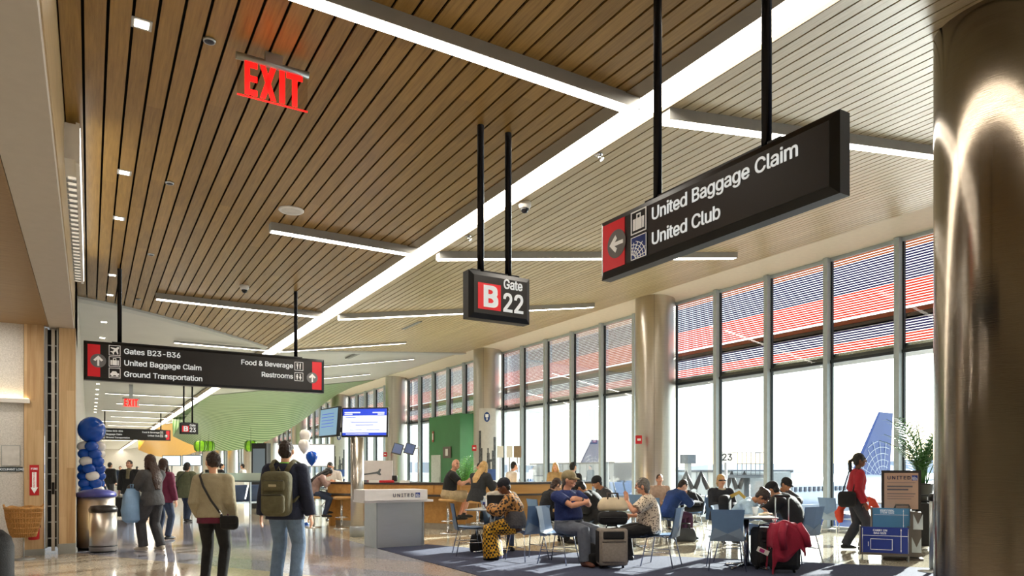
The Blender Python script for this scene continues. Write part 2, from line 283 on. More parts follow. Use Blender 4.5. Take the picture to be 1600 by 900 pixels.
_glyphs("""A|240|8,0 101,254 138,254 231,0 198,0 144,151 132,186 116,239 123,239 106,185 95,151 43,0;55,71 55,99 185,99 185,71
B|228|30,0 30,254 121,254 145,252 164,245 180,235 190,221 197,205 199,187 198,172 193,160 187,150 178,143 168,137 157,133 157,131 170,129 182,123 192,114 201,102 207,86 209,68 207,50 200,33 189,20 172,9 151,2 123,0;62,29 122,29 148,31 165,40 175,53 178,68 176,81 171,92 163,102 153,109 140,114 124,115 62,115;62,143 119,143 132,144 144,148 154,155 162,163 166,174 168,186 165,202 156,214 141,223 120,226 62,226
C|255|134,-3 103,1 75,12 52,32 35,58 24,90 20,127 24,165 35,197 52,223 75,242 103,254 134,258 152,256 170,252 186,245 201,236 214,224 224,209 232,193 236,174 204,174 200,186 195,197 187,206 179,214 169,220 158,224 146,227 134,228 111,225 92,216 75,202 62,182 54,157 52,127 54,97 63,72 75,53 92,38 112,29 134,26 146,27 158,30 169,34 179,40 187,48 195,57 200,68 204,80 236,80 232,62 224,45 214,31 201,19 187,9 170,2 153,-2
D|251|30,0 109,0 145,4 175,15 199,34 217,59 227,91 231,128 227,164 217,196 200,221 176,239 147,251 113,254 30,254;62,29 107,29 136,31 159,40 177,55 189,75 197,99 200,128 197,156 190,180 177,200 160,214 138,223 110,226 62,226
E|209|30,0 30,254 186,254 186,226 62,226 62,143 178,143 178,114 62,114 62,29 188,29 188,0
F|205|30,0 30,254 185,254 185,226 62,226 62,139 173,139 173,111 62,111 62,0
G|260|134,-3 102,1 75,13 52,32 35,58 24,90 20,127 24,165 35,197 52,223 74,242 102,254 132,258 152,256 170,252 187,245 202,235 214,222 225,208 232,192 237,174 204,174 199,186 194,197 186,206 178,213 168,220 158,224 146,227 133,228 111,225 92,216 75,202 62,182 54,157 52,127 54,97 63,72 75,53 92,38 112,29 134,26 155,29 172,36 187,47 198,62 205,80 207,101 217,100 141,100 141,128 239,128 239,100 236,71 225,45 209,25 188,9 163,0
H|258|30,0 30,254 62,254 62,144 196,144 196,254 228,254 228,0 196,0 196,116 62,116 62,0
I|150|16,0 16,29 59,29 59,226 16,226 16,254 135,254 135,226 91,226 91,29 135,29 135,0
J|198|93,-3 62,2 38,16 22,40 17,73 17,86 49,86 49,73 52,52 61,37 75,28 93,25 110,28 124,37 133,52 136,73 136,254 168,254 168,73 163,40 147,16 123,2
K|233|52,73 52,108 70,131 87,152 106,172 182,254 224,254 116,138 114,138;30,0 30,254 62,254 62,167 62,112 62,97 62,0;186,0 94,130 114,155 224,0
L|196|30,0 30,254 62,254 62,29 181,29 181,0
M|314|30,0 30,254 76,254 139,94 144,79 150,61 156,42 161,24 154,24 159,41 165,61 171,79 176,94 238,254 284,254 284,0 252,0 252,145 252,163 253,184 253,207 253,229 256,229 249,205 241,181 234,161 228,145 171,0 143,0 85,145 80,160 72,181 65,204 56,229 59,229 60,208 60,186 61,164 61,145 61,0
N|262|30,0 30,254 68,254 172,91 181,75 194,53 207,27 202,27 200,54 200,79 199,97 199,254 232,254 232,0 193,0 101,145 89,165 74,191 54,226 60,227 61,192 62,164 62,145 62,0
O|267|133,-3 103,1 75,12 52,32 35,58 24,90 20,127 24,165 35,197 52,223 75,242 103,254 133,258 164,254 192,242 215,223 232,197 243,165 247,127 243,90 232,58 215,32 192,12 164,1;133,26 155,29 175,38 191,52 204,72 212,97 215,127 212,157 204,182 191,202 175,216 155,225 133,228 112,225 92,216 75,202 63,182 54,157 52,127 54,97 63,72 75,52 92,38 112,29
P|222|30,0 30,254 118,254 144,252 166,244 183,231 195,215 202,195 204,174 202,152 195,133 183,116 166,104 144,96 118,93 55,93 55,121 116,121 134,123 149,128 159,136 167,147 171,160 172,174 171,188 167,201 159,211 148,219 134,224 116,226 62,226 62,0
R|224|30,0 30,254 118,254 145,252 167,244 183,232 195,217 202,198 205,176 202,154 195,136 183,120 166,109 145,101 118,99 48,99 48,128 117,128 135,129 149,133 160,141 167,150 171,162 173,176 171,190 167,202 159,212 149,220 134,224 116,226 62,226 62,0;177,0 115,115 151,115 214,0
S|223|112,-4 86,-2 64,5 46,15 32,30 23,48 19,68 52,68 55,55 62,44 71,35 83,29 97,26 112,25 128,26 143,30 155,37 165,46 171,57 173,70 171,81 166,89 158,96 148,102 122,111 92,120 64,130 43,145 30,163 26,186 29,206 37,224 51,238 69,249 90,256 114,258 137,256 158,249 175,238 189,224 197,208 200,189 169,189 163,206 151,219 134,227 112,229 97,228 84,224 73,218 64,209 59,199 58,188 60,176 65,167 74,160 85,154 106,147 132,140 156,132 168,126 179,119 189,110 197,99 202,85 204,69 201,50 193,32 180,17 162,5 139,-2
T|224|16,226 16,254 208,254 208,226 128,226 128,0 96,0 96,226
U|259|129,-4 101,-1 77,8 57,22 42,40 33,62 30,87 30,254 62,254 62,89 64,72 70,57 80,44 94,34 110,28 129,26 149,28 165,34 179,44 188,57 194,72 196,89 196,254 229,254 229,87 226,62 216,40 201,22 182,8 157,-1
V|240|102,0 8,254 42,254 96,103 108,69 124,15 117,15 133,69 145,103 197,254 231,254 139,0
W|343|78,0 8,254 41,254 82,98 88,73 93,47 98,20 95,20 100,47 106,73 112,98 153,254 190,254 231,98 237,73 243,47 249,20 244,20 249,47 255,73 261,98 302,254 335,254 265,0 228,0 184,161 176,196 168,237 175,237 167,197 159,161 115,0
X|237|9,0 109,142 109,118 15,254 52,254 89,200 102,181 112,164 122,146 116,146 126,164 136,181 149,200 187,254 223,254 129,119 129,143 228,0 191,0 146,65 134,83 125,98 115,116 122,116 113,98 103,83 91,65 46,0
Y|236|102,0 102,104 8,254 46,254 96,172 111,146 125,115 112,115 126,146 140,172 191,254 228,254 134,104 134,0
Z|219|21,0 21,23 137,193 153,215 170,238 174,227 143,226 111,226 20,226 20,254 198,254 198,231 84,64 67,40 49,17 45,27 76,28 107,29 200,29 200,0
a|195|80,-4 63,-3 47,2 34,11 24,22 17,37 15,54 17,69 22,80 29,90 39,97 50,102 63,105 89,110 117,113 126,115 133,117 136,121 138,127 138,128 137,139 133,148 128,156 120,161 110,164 98,165 85,164 75,161 66,156 59,150 54,144 50,137 20,146 29,161 39,173 52,182 66,188 82,191 97,192 119,190 131,186 143,180 153,172 161,160 167,145 168,126 168,0 138,0 138,26 136,26 126,12 118,6 108,1 95,-3;85,23 101,24 114,29 124,37 132,47 136,57 138,69 138,95 130,91 116,88 100,86 88,84 67,79 58,75 52,70 47,62 46,52 47,43 51,36 57,30 65,26 74,24
b|212|115,-4 99,-3 86,2 76,8 69,16 59,29 56,29 56,0 26,0 26,254 57,254 57,160 59,160 69,173 76,180 86,186 98,191 115,192 137,189 156,180 173,166 185,146 193,122 195,94 193,66 185,42 173,23 157,8 137,-1;110,23 126,26 140,33 150,44 158,58 163,75 164,95 163,114 158,131 150,145 140,156 126,163 110,165 94,163 81,156 70,145 62,131 58,114 56,95 58,75 63,58 70,43 81,32 94,26
c|198|104,-4 79,-1 58,8 41,23 28,43 20,66 17,94 20,122 28,146 41,165 58,180 79,189 104,192 117,191 130,189 142,184 153,178 162,170 170,161 176,150 181,138 151,131 145,145 135,155 121,162 104,165 86,162 73,155 62,144 54,129 50,112 48,94 50,75 54,59 62,44 73,33 86,26 104,23 121,26 135,33 146,44 152,59 181,51 177,39 171,28 163,19 153,11 142,4 130,0 117,-3
d|212|98,-4 75,-1 56,8 40,23 27,42 20,66 17,94 20,122 27,146 40,166 56,180 75,189 98,192 114,191 126,186 136,180 144,173 153,160 155,160 155,254 186,254 186,0 156,0 156,29 153,29 143,16 136,8 126,2 114,-3;102,23 118,26 132,32 142,43 150,58 154,75 156,95 154,114 150,131 142,145 132,156 118,163 102,165 86,163 72,156 62,145 54,131 50,114 48,95 50,75 54,58 62,44 73,33 86,26
e|202|106,-4 80,-1 58,8 41,23 28,42 20,66 17,93 20,121 28,145 40,165 58,180 78,189 103,192 118,191 133,187 147,180 160,170 170,157 179,141 184,121 186,97 186,85 37,85 37,110 169,110 155,101 153,119 149,134 141,147 131,157 118,163 103,165 87,163 73,157 62,147 54,135 50,121 48,105 48,89 50,69 55,53 64,40 76,31 90,25 106,23 117,24 127,26 135,31 143,36 149,44 153,53 182,45 177,32 168,20 156,10 141,2 125,-3
f|127|114,190 114,164 3,164 3,190;40,0 40,216 42,231 48,243 57,252 68,259 80,264 94,265 111,263 121,260 114,234 107,236 97,237 85,235 77,230 72,221 71,209 71,0
g|213|103,-75 84,-74 67,-70 53,-63 41,-55 32,-45 25,-35 51,-20 61,-33 68,-39 77,-44 89,-48 103,-49 124,-46 141,-38 152,-23 156,-3 156,34 153,34 143,21 136,14 126,8 114,4 97,2 76,5 56,13 40,27 28,45 20,68 17,96 20,123 27,147 40,166 56,180 76,189 98,192 114,191 127,186 137,180 144,173 154,159 157,159 157,190 186,190 186,-4 183,-27 175,-45 162,-59 145,-68 125,-73;102,30 118,32 132,38 142,47 150,61 155,77 156,96 155,115 150,132 142,146 132,156 119,163 102,165 86,163 73,156 62,145 54,131 50,115 48,96 50,78 54,61 62,48 73,38 86,32
h|205|57,113 57,0 26,0 26,254 57,254 57,144 51,144 62,166 76,181 94,189 114,192 132,190 148,184 161,174 170,160 177,142 179,120 179,0 148,0 148,118 145,137 136,152 123,161 105,165 92,163 80,159 71,151 63,141 58,129
i|83|26,0 26,190 57,190 57,0;42,221 34,223 27,227 22,234 21,242 22,249 27,256 34,260 42,262 50,260 57,256 62,249 63,242 62,234 57,227 50,223
k|190|55,68 55,106 60,106 142,190 180,190 92,100 89,100;26,0 26,254 57,254 57,0;147,0 74,93 96,114 186,0
l|95|70,-1 50,2 37,10 29,24 26,42 26,254 57,254 57,49 58,38 60,31 65,27 73,26 80,26 85,27 90,1 81,0
m|305|26,0 26,190 56,190 56,148 54,148 59,162 66,173 75,182 86,188 98,192 110,193 129,190 144,180 154,166 160,147 156,147 161,160 169,172 178,181 190,187 204,192 218,193 234,191 249,186 261,177 270,164 276,148 278,128 278,0 248,0 248,127 245,145 236,156 224,163 209,165 197,164 187,160 179,153 173,145 169,135 168,124 168,0 137,0 137,130 134,144 126,156 115,163 100,165 89,164 79,160 70,154 63,145 58,133 57,119 57,0
n|205|57,113 57,0 26,0 26,190 56,190 56,144 51,144 62,166 76,181 94,189 114,192 132,190 147,184 160,174 170,160 176,142 179,120 179,0 148,0 148,118 145,137 136,152 123,161 105,165 92,163 80,159 71,151 63,141 58,129
o|208|104,-4 79,-1 58,8 41,23 28,43 20,66 17,94 20,122 28,146 41,165 58,180 79,189 104,192 128,189 149,180 167,165 180,146 188,122 191,94 188,66 180,43 167,23 149,8 128,-1;104,23 121,26 135,33 146,44 154,59 158,75 160,94 158,112 154,129 146,144 135,155 121,162 104,165 86,162 73,155 62,144 54,129 50,112 48,94 50,75 54,59 62,44 73,33 86,26
p|212|26,-71 26,190 56,190 56,160 59,160 69,173 76,180 86,186 98,191 115,192 137,189 156,180 173,166 185,146 193,122 195,94 193,66 185,42 173,23 157,8 137,-1 115,-4 99,-3 86,2 76,8 69,16 59,29 57,29 57,-71;110,23 126,26 140,33 150,44 158,58 163,75 164,95 163,114 158,131 150,145 140,156 126,163 110,165 94,163 81,156 70,145 62,131 58,114 56,95 58,75 63,58 70,43 81,32 94,26
r|130|26,0 26,190 56,190 56,160 58,160 65,173 76,184 90,190 107,192 115,192 122,192 122,161 115,162 103,163 91,161 80,157 70,151 63,142 58,131 57,118 57,0
s|182|91,-4 72,-3 56,2 42,9 31,19 23,32 18,47 47,53 53,40 62,30 75,25 91,23 108,25 122,31 131,40 134,51 132,60 127,68 118,74 106,78 75,85 52,93 36,104 27,119 23,137 26,152 33,166 43,177 58,185 74,190 94,192 112,191 127,186 140,179 149,170 157,158 162,145 134,139 129,149 121,158 110,164 94,166 78,164 65,158 57,150 54,139 56,129 62,122 72,116 86,111 115,105 137,97 153,86 162,71 166,53 163,37 156,24 145,12 130,3 112,-2
t|114|102,190 102,164 3,164 3,190;32,236 63,236 63,49 64,38 68,31 75,26 85,25 93,26 101,27 107,1 96,-1 84,-2 62,1 46,11 36,26 32,46
u|205|91,-3 73,-1 57,5 44,15 35,29 28,47 26,69 26,190 57,190 57,72 60,52 68,37 82,28 100,25 113,27 125,31 134,38 142,48 146,61 148,76 148,190 179,190 179,0 149,0 149,46 154,46 143,23 129,8 111,0
v|195|81,0 9,190 42,190 83,78 93,43 103,10 92,10 101,43 112,78 152,190 186,190 113,0
w|284|69,0 11,190 44,190 67,107 77,68 88,21 82,21 93,67 103,107 126,190 158,190 181,107 191,68 201,21 196,21 206,68 217,107 240,190 272,190 215,0 184,0 159,86 152,112 145,140 138,169 145,169 138,140 131,112 124,86 99,0
y|195|24,-69 31,-43 36,-44 44,-45 52,-44 59,-42 65,-37 71,-29 75,-18 81,-1 9,190 42,190 83,78 93,43 103,10 92,10 101,43 112,78 153,190 186,190 102,-29 96,-43 88,-54 80,-62 70,-68 58,-71 46,-73 32,-72
z|190|21,0 21,23 127,160 127,161 24,161 24,190 166,190 166,165 63,30 63,28 169,28 169,0
0|227|113,-3 87,0 65,12 47,31 34,57 27,89 24,127 27,165 35,197 48,223 65,242 87,254 113,258 139,254 161,242 179,223 192,197 200,165 203,127 200,89 192,57 179,31 162,12 140,0;113,25 131,28 145,37 157,52 165,72 170,97 172,127 170,157 165,182 157,203 145,218 131,227 113,230 96,227 82,218 70,203 62,182 56,157 55,127 56,97 62,72 70,52 82,37 96,28
1|227|38,0 38,27 195,27 195,0;138,254 138,0 106,0 106,224 105,224 43,179 43,213 99,254
2|227|32,0 32,24 117,114 141,141 149,153 155,163 159,174 160,186 159,198 154,209 146,218 137,224 125,228 112,230 98,228 86,224 77,216 69,207 65,195 64,181 33,181 35,202 43,221 55,237 72,248 91,255 112,258 134,255 153,248 169,237 181,223 188,205 191,186 189,172 185,159 179,145 168,129 133,90 76,30 76,28 195,28 195,0
3|227|109,-3 87,-1 66,5 49,15 35,29 26,46 22,66 55,66 57,54 63,44 72,35 83,30 95,26 109,25 124,26 138,30 149,37 157,46 163,58 165,72 163,86 158,98 150,109 137,117 121,122 101,124 78,124 78,150 144,224 144,226 35,226 35,254 186,254 186,230 106,139 106,144 132,144 154,138 172,127 185,111 194,93 196,72 194,51 185,33 172,18 154,6 133,-1
4|227|20,53 20,79 123,254 155,254 54,83 54,81 207,81 207,53;141,0 141,61 141,73 141,159 171,159 171,0
5|227|111,-3 89,-1 70,6 54,16 41,30 33,47 30,65 61,65 64,54 69,44 77,36 87,30 98,26 111,25 125,27 138,32 149,41 157,52 162,66 164,81 162,97 157,111 148,122 137,131 124,137 109,138 96,137 84,134 73,129 64,123 34,126 48,254 183,254 183,226 75,226 67,151 68,151 77,157 89,162 101,166 115,167 131,165 147,160 161,153 172,143 182,130 189,116 194,99 195,82 193,58 184,38 171,21 154,8 134,-1
6|227|113,-3 91,-1 71,7 55,20 42,37 34,58 32,81 34,100 40,119 51,142 69,170 126,254 161,254 75,131 73,131 77,137 83,144 90,149 98,153 107,156 117,157 139,155 158,147 173,136 185,120 192,101 194,79 192,56 184,36 171,20 155,7 135,-1;113,24 127,26 139,31 149,40 157,51 162,64 164,79 162,94 157,107 149,118 139,126 127,131 113,133 99,131 87,126 77,118 69,107 64,94 62,79 64,64 69,51 77,40 87,31 99,26
7|227|48,0 162,224 162,226 31,226 31,254 195,254 195,224 82,0
8|227|113,-3 89,-1 68,6 50,17 37,31 29,48 26,68 28,83 33,98 40,110 51,121 63,128 76,132 76,133 59,141 46,154 38,171 35,190 38,209 45,225 57,239 73,249 92,256 113,258 134,256 153,249 169,239 181,225 188,209 191,190 188,171 180,154 167,141 150,133 150,132 164,128 176,121 186,110 194,98 199,83 200,68 198,48 189,31 176,17 158,6 137,-1;113,25 129,26 142,30 153,37 161,46 167,57 168,69 167,83 161,94 153,104 141,111 128,116 113,118 98,116 85,111 73,104 65,94 59,83 58,69 59,57 64,46 73,37 84,30 97,26;113,145 126,146 137,150 146,157 154,165 158,176 160,188 158,200 154,210 147,218 138,225 126,229 113,230 100,229 89,225 79,218 72,210 68,200 66,188 68,176 72,165 79,157 89,150 100,146
9|227|113,258 135,255 155,247 171,234 184,217 192,197 194,173 192,155 186,135 175,112 158,84 100,0 65,0 151,124 154,124 149,117 144,111 137,105 128,101 119,98 109,97 87,100 69,107 53,119 41,134 34,154 32,176 34,198 42,218 55,235 71,247 91,255;113,230 99,228 87,223 77,215 69,204 64,191 63,176 64,161 69,148 77,137 87,129 99,123 113,122 127,123 139,129 149,137 157,147 162,160 164,175 162,190 157,204 150,215 139,223 127,228
&|224|98,-3 75,-1 55,6 39,17 27,31 20,48 17,67 19,82 24,95 32,106 42,117 70,139 108,168 118,176 127,187 130,194 131,202 129,214 123,223 113,228 101,230 92,229 84,227 77,222 73,216 69,208 68,199 69,190 73,182 84,164 102,142 219,0 182,0 86,116 61,146 51,159 44,172 39,185 38,199 40,215 45,229 55,241 67,249 82,255 100,257 118,255 133,249 145,241 154,230 160,217 162,202 161,191 158,181 152,171 146,162 128,146 77,109 64,98 55,87 50,77 48,66 50,54 55,44 62,35 72,29 83,25 96,23 111,25 126,30 139,37 151,48 160,61 168,76 173,93 174,112 204,112 202,90 198,72 192,57 185,46 173,31 166,23 153,12 136,3 117,-2
-|227|168,122 168,94 57,94 57,122""")
# ------------------------------------------------------------------ floor, carpet, walls, ceiling
def floor_mat():
    m = bpy.data.materials.new('terrazzo'); t, b, N, L = nodes(m)
    tc = N.new('ShaderNodeTexCoord'); sp = N.new('ShaderNodeSeparateXYZ'); L(tc.outputs['Object'], sp.inputs[0])
    mu = N.new('ShaderNodeMath'); mu.operation = 'MULTIPLY_ADD'; L(sp.outputs[0], mu.inputs[0]); mu.inputs[1].default_value = 1.67; L(sp.outputs[1], mu.inputs[2])
    dv = N.new('ShaderNodeMath'); dv.operation = 'DIVIDE'; L(mu.outputs[0], dv.inputs[0]); dv.inputs[1].default_value = 100.0
    r = N.new('ShaderNodeValToRGB'); r.color_ramp.interpolation = 'CONSTANT'; e = r.color_ramp.elements
    beige, lav, pink, pale = lin('C2B4A0'), lin('9A99A6'), lin('AFA5A4'), lin('C9C3B9')
    e[0].position = 0; e[0].color = beige; e[1].position = .134; e[1].color = lav
    for p, c in ((.152, pink), (.170, lav), (.25, beige), (.31, lav), (.36, pale), (.46, beige), (.52, lav), (.62, pale), (.8, beige)):
        x = e.new(p); x.color = c
    L(dv.outputs[0], r.inputs[0])
    gt = N.new('ShaderNodeMath'); gt.operation = 'GREATER_THAN'; L(sp.outputs[0], gt.inputs[0]); gt.inputs[1].default_value = 4.45
    mc = N.new('ShaderNodeMix'); mc.data_type = 'RGBA'; L(gt.outputs[0], mc.inputs[0]); L(r.outputs[0], mc.inputs[6]); mc.inputs[7].default_value = lin('C6BEA9')
    v = N.new('ShaderNodeTexVoronoi'); v.inputs['Scale'].default_value = 70; L(tc.outputs['Object'], v.inputs['Vector'])
    hs = N.new('ShaderNodeSeparateColor'); L(v.outputs['Color'], hs.inputs[0])
    mr = N.new('ShaderNodeMapRange'); L(hs.outputs[0], mr.inputs[0]); mr.inputs[3].default_value = .72; mr.inputs[4].default_value = 1.16
    ml = N.new('ShaderNodeMix'); ml.data_type = 'RGBA'; ml.blend_type = 'MULTIPLY'; ml.inputs[0].default_value = 1; L(mc.outputs[2], ml.inputs[6]); L(mr.outputs[0], ml.inputs[7])
    L(ml.outputs[2], b.inputs['Base Color']); b.inputs['Roughness'].default_value = .09; b.inputs['Specular IOR Level'].default_value = .65
    return m
struct('floor', MB().box(-9, 14.9, -14, 141, -.3, 0), floor_mat())
carpet = MB(); poly = [(4.43, -14), (14.45, -14), (14.45, 0.0), (9.28, 6.95), (7.6, 9.1), (6.5, 10.35), (5.9, 11.2), (5.45, 12.25), (4.43, 12.45)]
carpet.prism(poly, -.01, .006)
tag(struct('carpet', carpet, M('carpet_blue', '353B54', .95, 0, .22, 30, .4, 120)), 'dark blue grey carpet under the seating', 'carpet')
# --- left side: shop front with portal
VENEER = wood('maple_panel', 'B99468', 'DBBF93', 2, .11, 1.3, .45, 22, pvar=.5)
BEAM = M('beam_paint', 'BDB6AC', .55, 0, .03)
WX = -.22
b = MB().box(-9, -.93, 14.04, 14.2, 0, 3.8)
wl = struct('wall_left', b, M('speckled_stone', 'DEDDDA', .5, 0, .16, 55))
struct('trim_1', MB().box(-.92, -.65, 13.98, 14.2, .1, 3.8), VENEER)
struct('trim_2', MB().box(-.44, -.205, 14.0, 14.55, 0, 3.8), VENEER)
struct('trim_3', MB().box(-.45, -.2, 13.985, 14.3, 0, .17).box(-.93, -.64, 13.97, 14.2, 0, .1), ALU)
struct('beam', MB().box(-.58, WX - .01, -14, 14.5, 3.79, 4.0), BEAM)
struct('wall_upper', MB().box(WX - .25, WX, -14, 17.4, 3.9, 5.4), wood('upper_veneer', '9A8460', 'CDB68E', 1, None, 2, .35, 30))
struct('ceiling_shop', MB().box(-9, -.585, -14, 14.1, 3.8, 4.0).box(-.61, -.585, -14, 14.05, 3.785, 3.8), wood('shop_soffit', '7C6140', 'A08560', 0, None, 2, .5, 30))
struct('wall_corridor', MB().box(WX - .25, WX, 14.5, 141, 0, 6.2), M('corridor_wall', 'BEBAB2', .5, 0, .05))
struct('wall_back', MB().box(-9, 14.9, -14.2, -14, 0, 7), M('back_wall', 'B3A890', .6, 0, .06))
struct('wall_shop', MB().box(-9.2, -9, -14, 14.2, 0, 4), M('shop_wall', 'C9B99C', .6, 0, .06))
struct('wall_far', MB().box(-.4, 14.9, 140.8, 141, 0, 8), M('far_wall', 'CFCBC2', .6, 0, .05))
# folding grille in its pocket
g = thing('folding_grille', 'grey metal folding grille stacked in its slot between maple panels', 'grille', (-.545, 14.1, 0))
m = MB().box(-.105, .105, .2, .22, .1, 3.79); m.build('backing', BLACKM, g)
MB().box(-.095, -.06, 0, .15, .1, 3.78).build('jamb', ALU, g); MB().box(.07, .095, 0, .15, .1, 3.78).build('jamb', ALU, g)
for i in range(13): MB().box(-.06, .07, .03, .06, .25 + i * .27, .27 + i * .27).build('crossbar', ALU, g)
m = MB().box(-.005, .045, -.01, .05, .05, 3.78); m.build('lead_post', M('grille_post', 'C9C7C3', .35, .6), g)
m = MB().box(.0, .04, -.03, -.01, 1.0, 1.2); m.build('latch', BLACKM, g)
# --- left wood ceiling: flat boards along the hall
PITCH, BOARD = .172, .149
def edge_l(x): t = (x + .23) / 4.96; return 17.1 + 4.4 * (t ** 1.25)
def edge_r(x): t = (x - 4.73) / 9.34; return 21.5 + 5.2 * t
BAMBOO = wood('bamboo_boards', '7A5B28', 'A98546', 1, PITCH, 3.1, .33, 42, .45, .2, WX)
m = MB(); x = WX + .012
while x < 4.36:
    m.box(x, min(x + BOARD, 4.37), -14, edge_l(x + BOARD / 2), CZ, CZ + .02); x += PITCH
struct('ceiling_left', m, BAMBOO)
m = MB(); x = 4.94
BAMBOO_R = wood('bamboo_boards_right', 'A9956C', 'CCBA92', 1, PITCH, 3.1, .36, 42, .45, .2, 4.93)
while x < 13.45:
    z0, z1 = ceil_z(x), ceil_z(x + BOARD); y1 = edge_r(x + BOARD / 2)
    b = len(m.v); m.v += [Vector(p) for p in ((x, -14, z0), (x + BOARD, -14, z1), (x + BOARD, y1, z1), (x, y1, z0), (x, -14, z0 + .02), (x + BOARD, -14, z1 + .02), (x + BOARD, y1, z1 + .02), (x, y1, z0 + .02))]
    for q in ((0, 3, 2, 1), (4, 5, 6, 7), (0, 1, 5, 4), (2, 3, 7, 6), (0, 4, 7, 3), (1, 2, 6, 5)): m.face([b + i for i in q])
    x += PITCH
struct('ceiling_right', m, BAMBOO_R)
m = MB().box(-.5, 4.4, -14, 23, CZ + .1, CZ + .2)
m.quad((4.9, -14, CZ + .1), (15, -14, ceil_z(15) + .1), (15, 27.5, ceil_z(15) + .1), (4.9, 27.5, CZ + .1))
struct('ceiling_plenum', m, M('plenum_black', '0B0A09', .9))
# recessed spine of light: side trims
m = MB().box(4.37, 4.56, -14, 141, CZ - .01, CZ + .03).box(4.555, 4.57, -14, 141, CZ, CZ + .12).box(4.91, 4.925, -14, 141, CZ - .01, CZ + .12)
struct('trim_4', m, M('spine_trim', '6E5A3C', .45, .2, .05))
# white metal ceiling farther on
WC = M('white_panel_ceiling', 'C7C8C4', .38, .1, .04, 1.2)
m = MB()
def strip_poly(fn, x0, x1, n, y1, zf):
    for i in range(n):
        a, c = x0 + (x1 - x0) * i / n, x0 + (x1 - x0) * (i + 1) / n
        m.quad((a, fn(a) - .02, zf(a)), (c, fn(c) - .02, zf(c)), (c, y1, zf(c)), (a, y1, zf(a)))
strip_poly(edge_l, WX, 4.56, 12, 141, lambda x: CZ + .05)
strip_poly(edge_r, 4.92, 13.5, 10, 141, lambda x: ceil_z(x) + .05)
struct('ceiling_white', m, WC)
m = MB()
def trim_edge(fn, x0, x1, n, zf):
    P = [(x0 + (x1 - x0) * i / n) for i in range(n + 1)]
    m.rings([[Vector((x, fn(x) - .03, zf(x) - .05)), Vector((x, fn(x) + .36, zf(x) - .05)), Vector((x, fn(x) + .36, zf(x) + .06)), Vector((x, fn(x) - .03, zf(x) + .06))] for x in P], True, True, None, False)
trim_edge(edge_l, WX, 4.42, 14, lambda x: CZ); trim_edge(edge_r, 4.93, 13.6, 10, ceil_z)
struct('trim_5', m, M('edge_trim', 'B9BDBB', .4, .2, .04))
# cream soffit by the window
m = MB(); m.quad((13.47, -14, 6.36), (14.7, -14, 6.28), (14.7, 141, 6.28), (13.47, 141, 6.36)); m.quad((13.47, -14, 6.36), (13.47, 141, 6.36), (13.47, 141, 6.42), (13.47, -14, 6.42))
m.quad((13.4, -14, ceil_z(13.4) + .25), (15.0, -14, ceil_z(14) + .25), (15.0, 141, ceil_z(14) + .25), (13.4, 141, ceil_z(13.4) + .25))
struct('ceiling_soffit', m, M('cream_paint', 'E6DECB', .55, 0, .03))
struct('roof', MB().box(-9, 15.0, -14.2, 141.2, 7.2, 7.5), GREYP)
# --- window wall
FRAME = M('window_frame', 'B2BEC3', .45, .15, .05)
FRAMED = M('window_gasket', '2E3438', .5, .3, .05)
GLASS = glass_mat('window_glass', 'EEF6F3', .06)
def louvre(name, col):
    m = bpy.data.materials.new(name); m.use_nodes = True; t = m.node_tree; N = t.nodes; L = t.links.new; N.clear()
    o = N.new('ShaderNodeOutputMaterial'); d = N.new('ShaderNodeBsdfDiffuse'); r = N.new('ShaderNodeBsdfTranslucent'); x = N.new('ShaderNodeMixShader'); x.inputs[0].default_value = .55
    n = N.new('ShaderNodeTexNoise'); n.inputs['Scale'].default_value = 3; c = lin(col); e = N.new('ShaderNodeValToRGB')
    e.color_ramp.elements[0].color = tuple(k * .9 for k in c[:3]) + (1,); e.color_ramp.elements[1].color = tuple(min(1, k * 1.1) for k in c[:3]) + (1,)
    L(n.outputs['Fac'], e.inputs[0]); L(e.outputs[0], d.inputs[0]); L(e.outputs[0], r.inputs[0]); L(d.outputs[0], x.inputs[1]); L(r.outputs[0], x.inputs[2]); L(x.outputs[0], o.inputs[0]); return m
LOUV_RED, LOUV_BLUE, LOUV_BROWN = louvre('louvre_red', 'CB6752'), louvre('louvre_slate', '554E78'), louvre('louvre_brown', 'B0754C')
RAIL = M('louvre_rail', 'A8512F', .6, .1, .08)
GX = 14.65
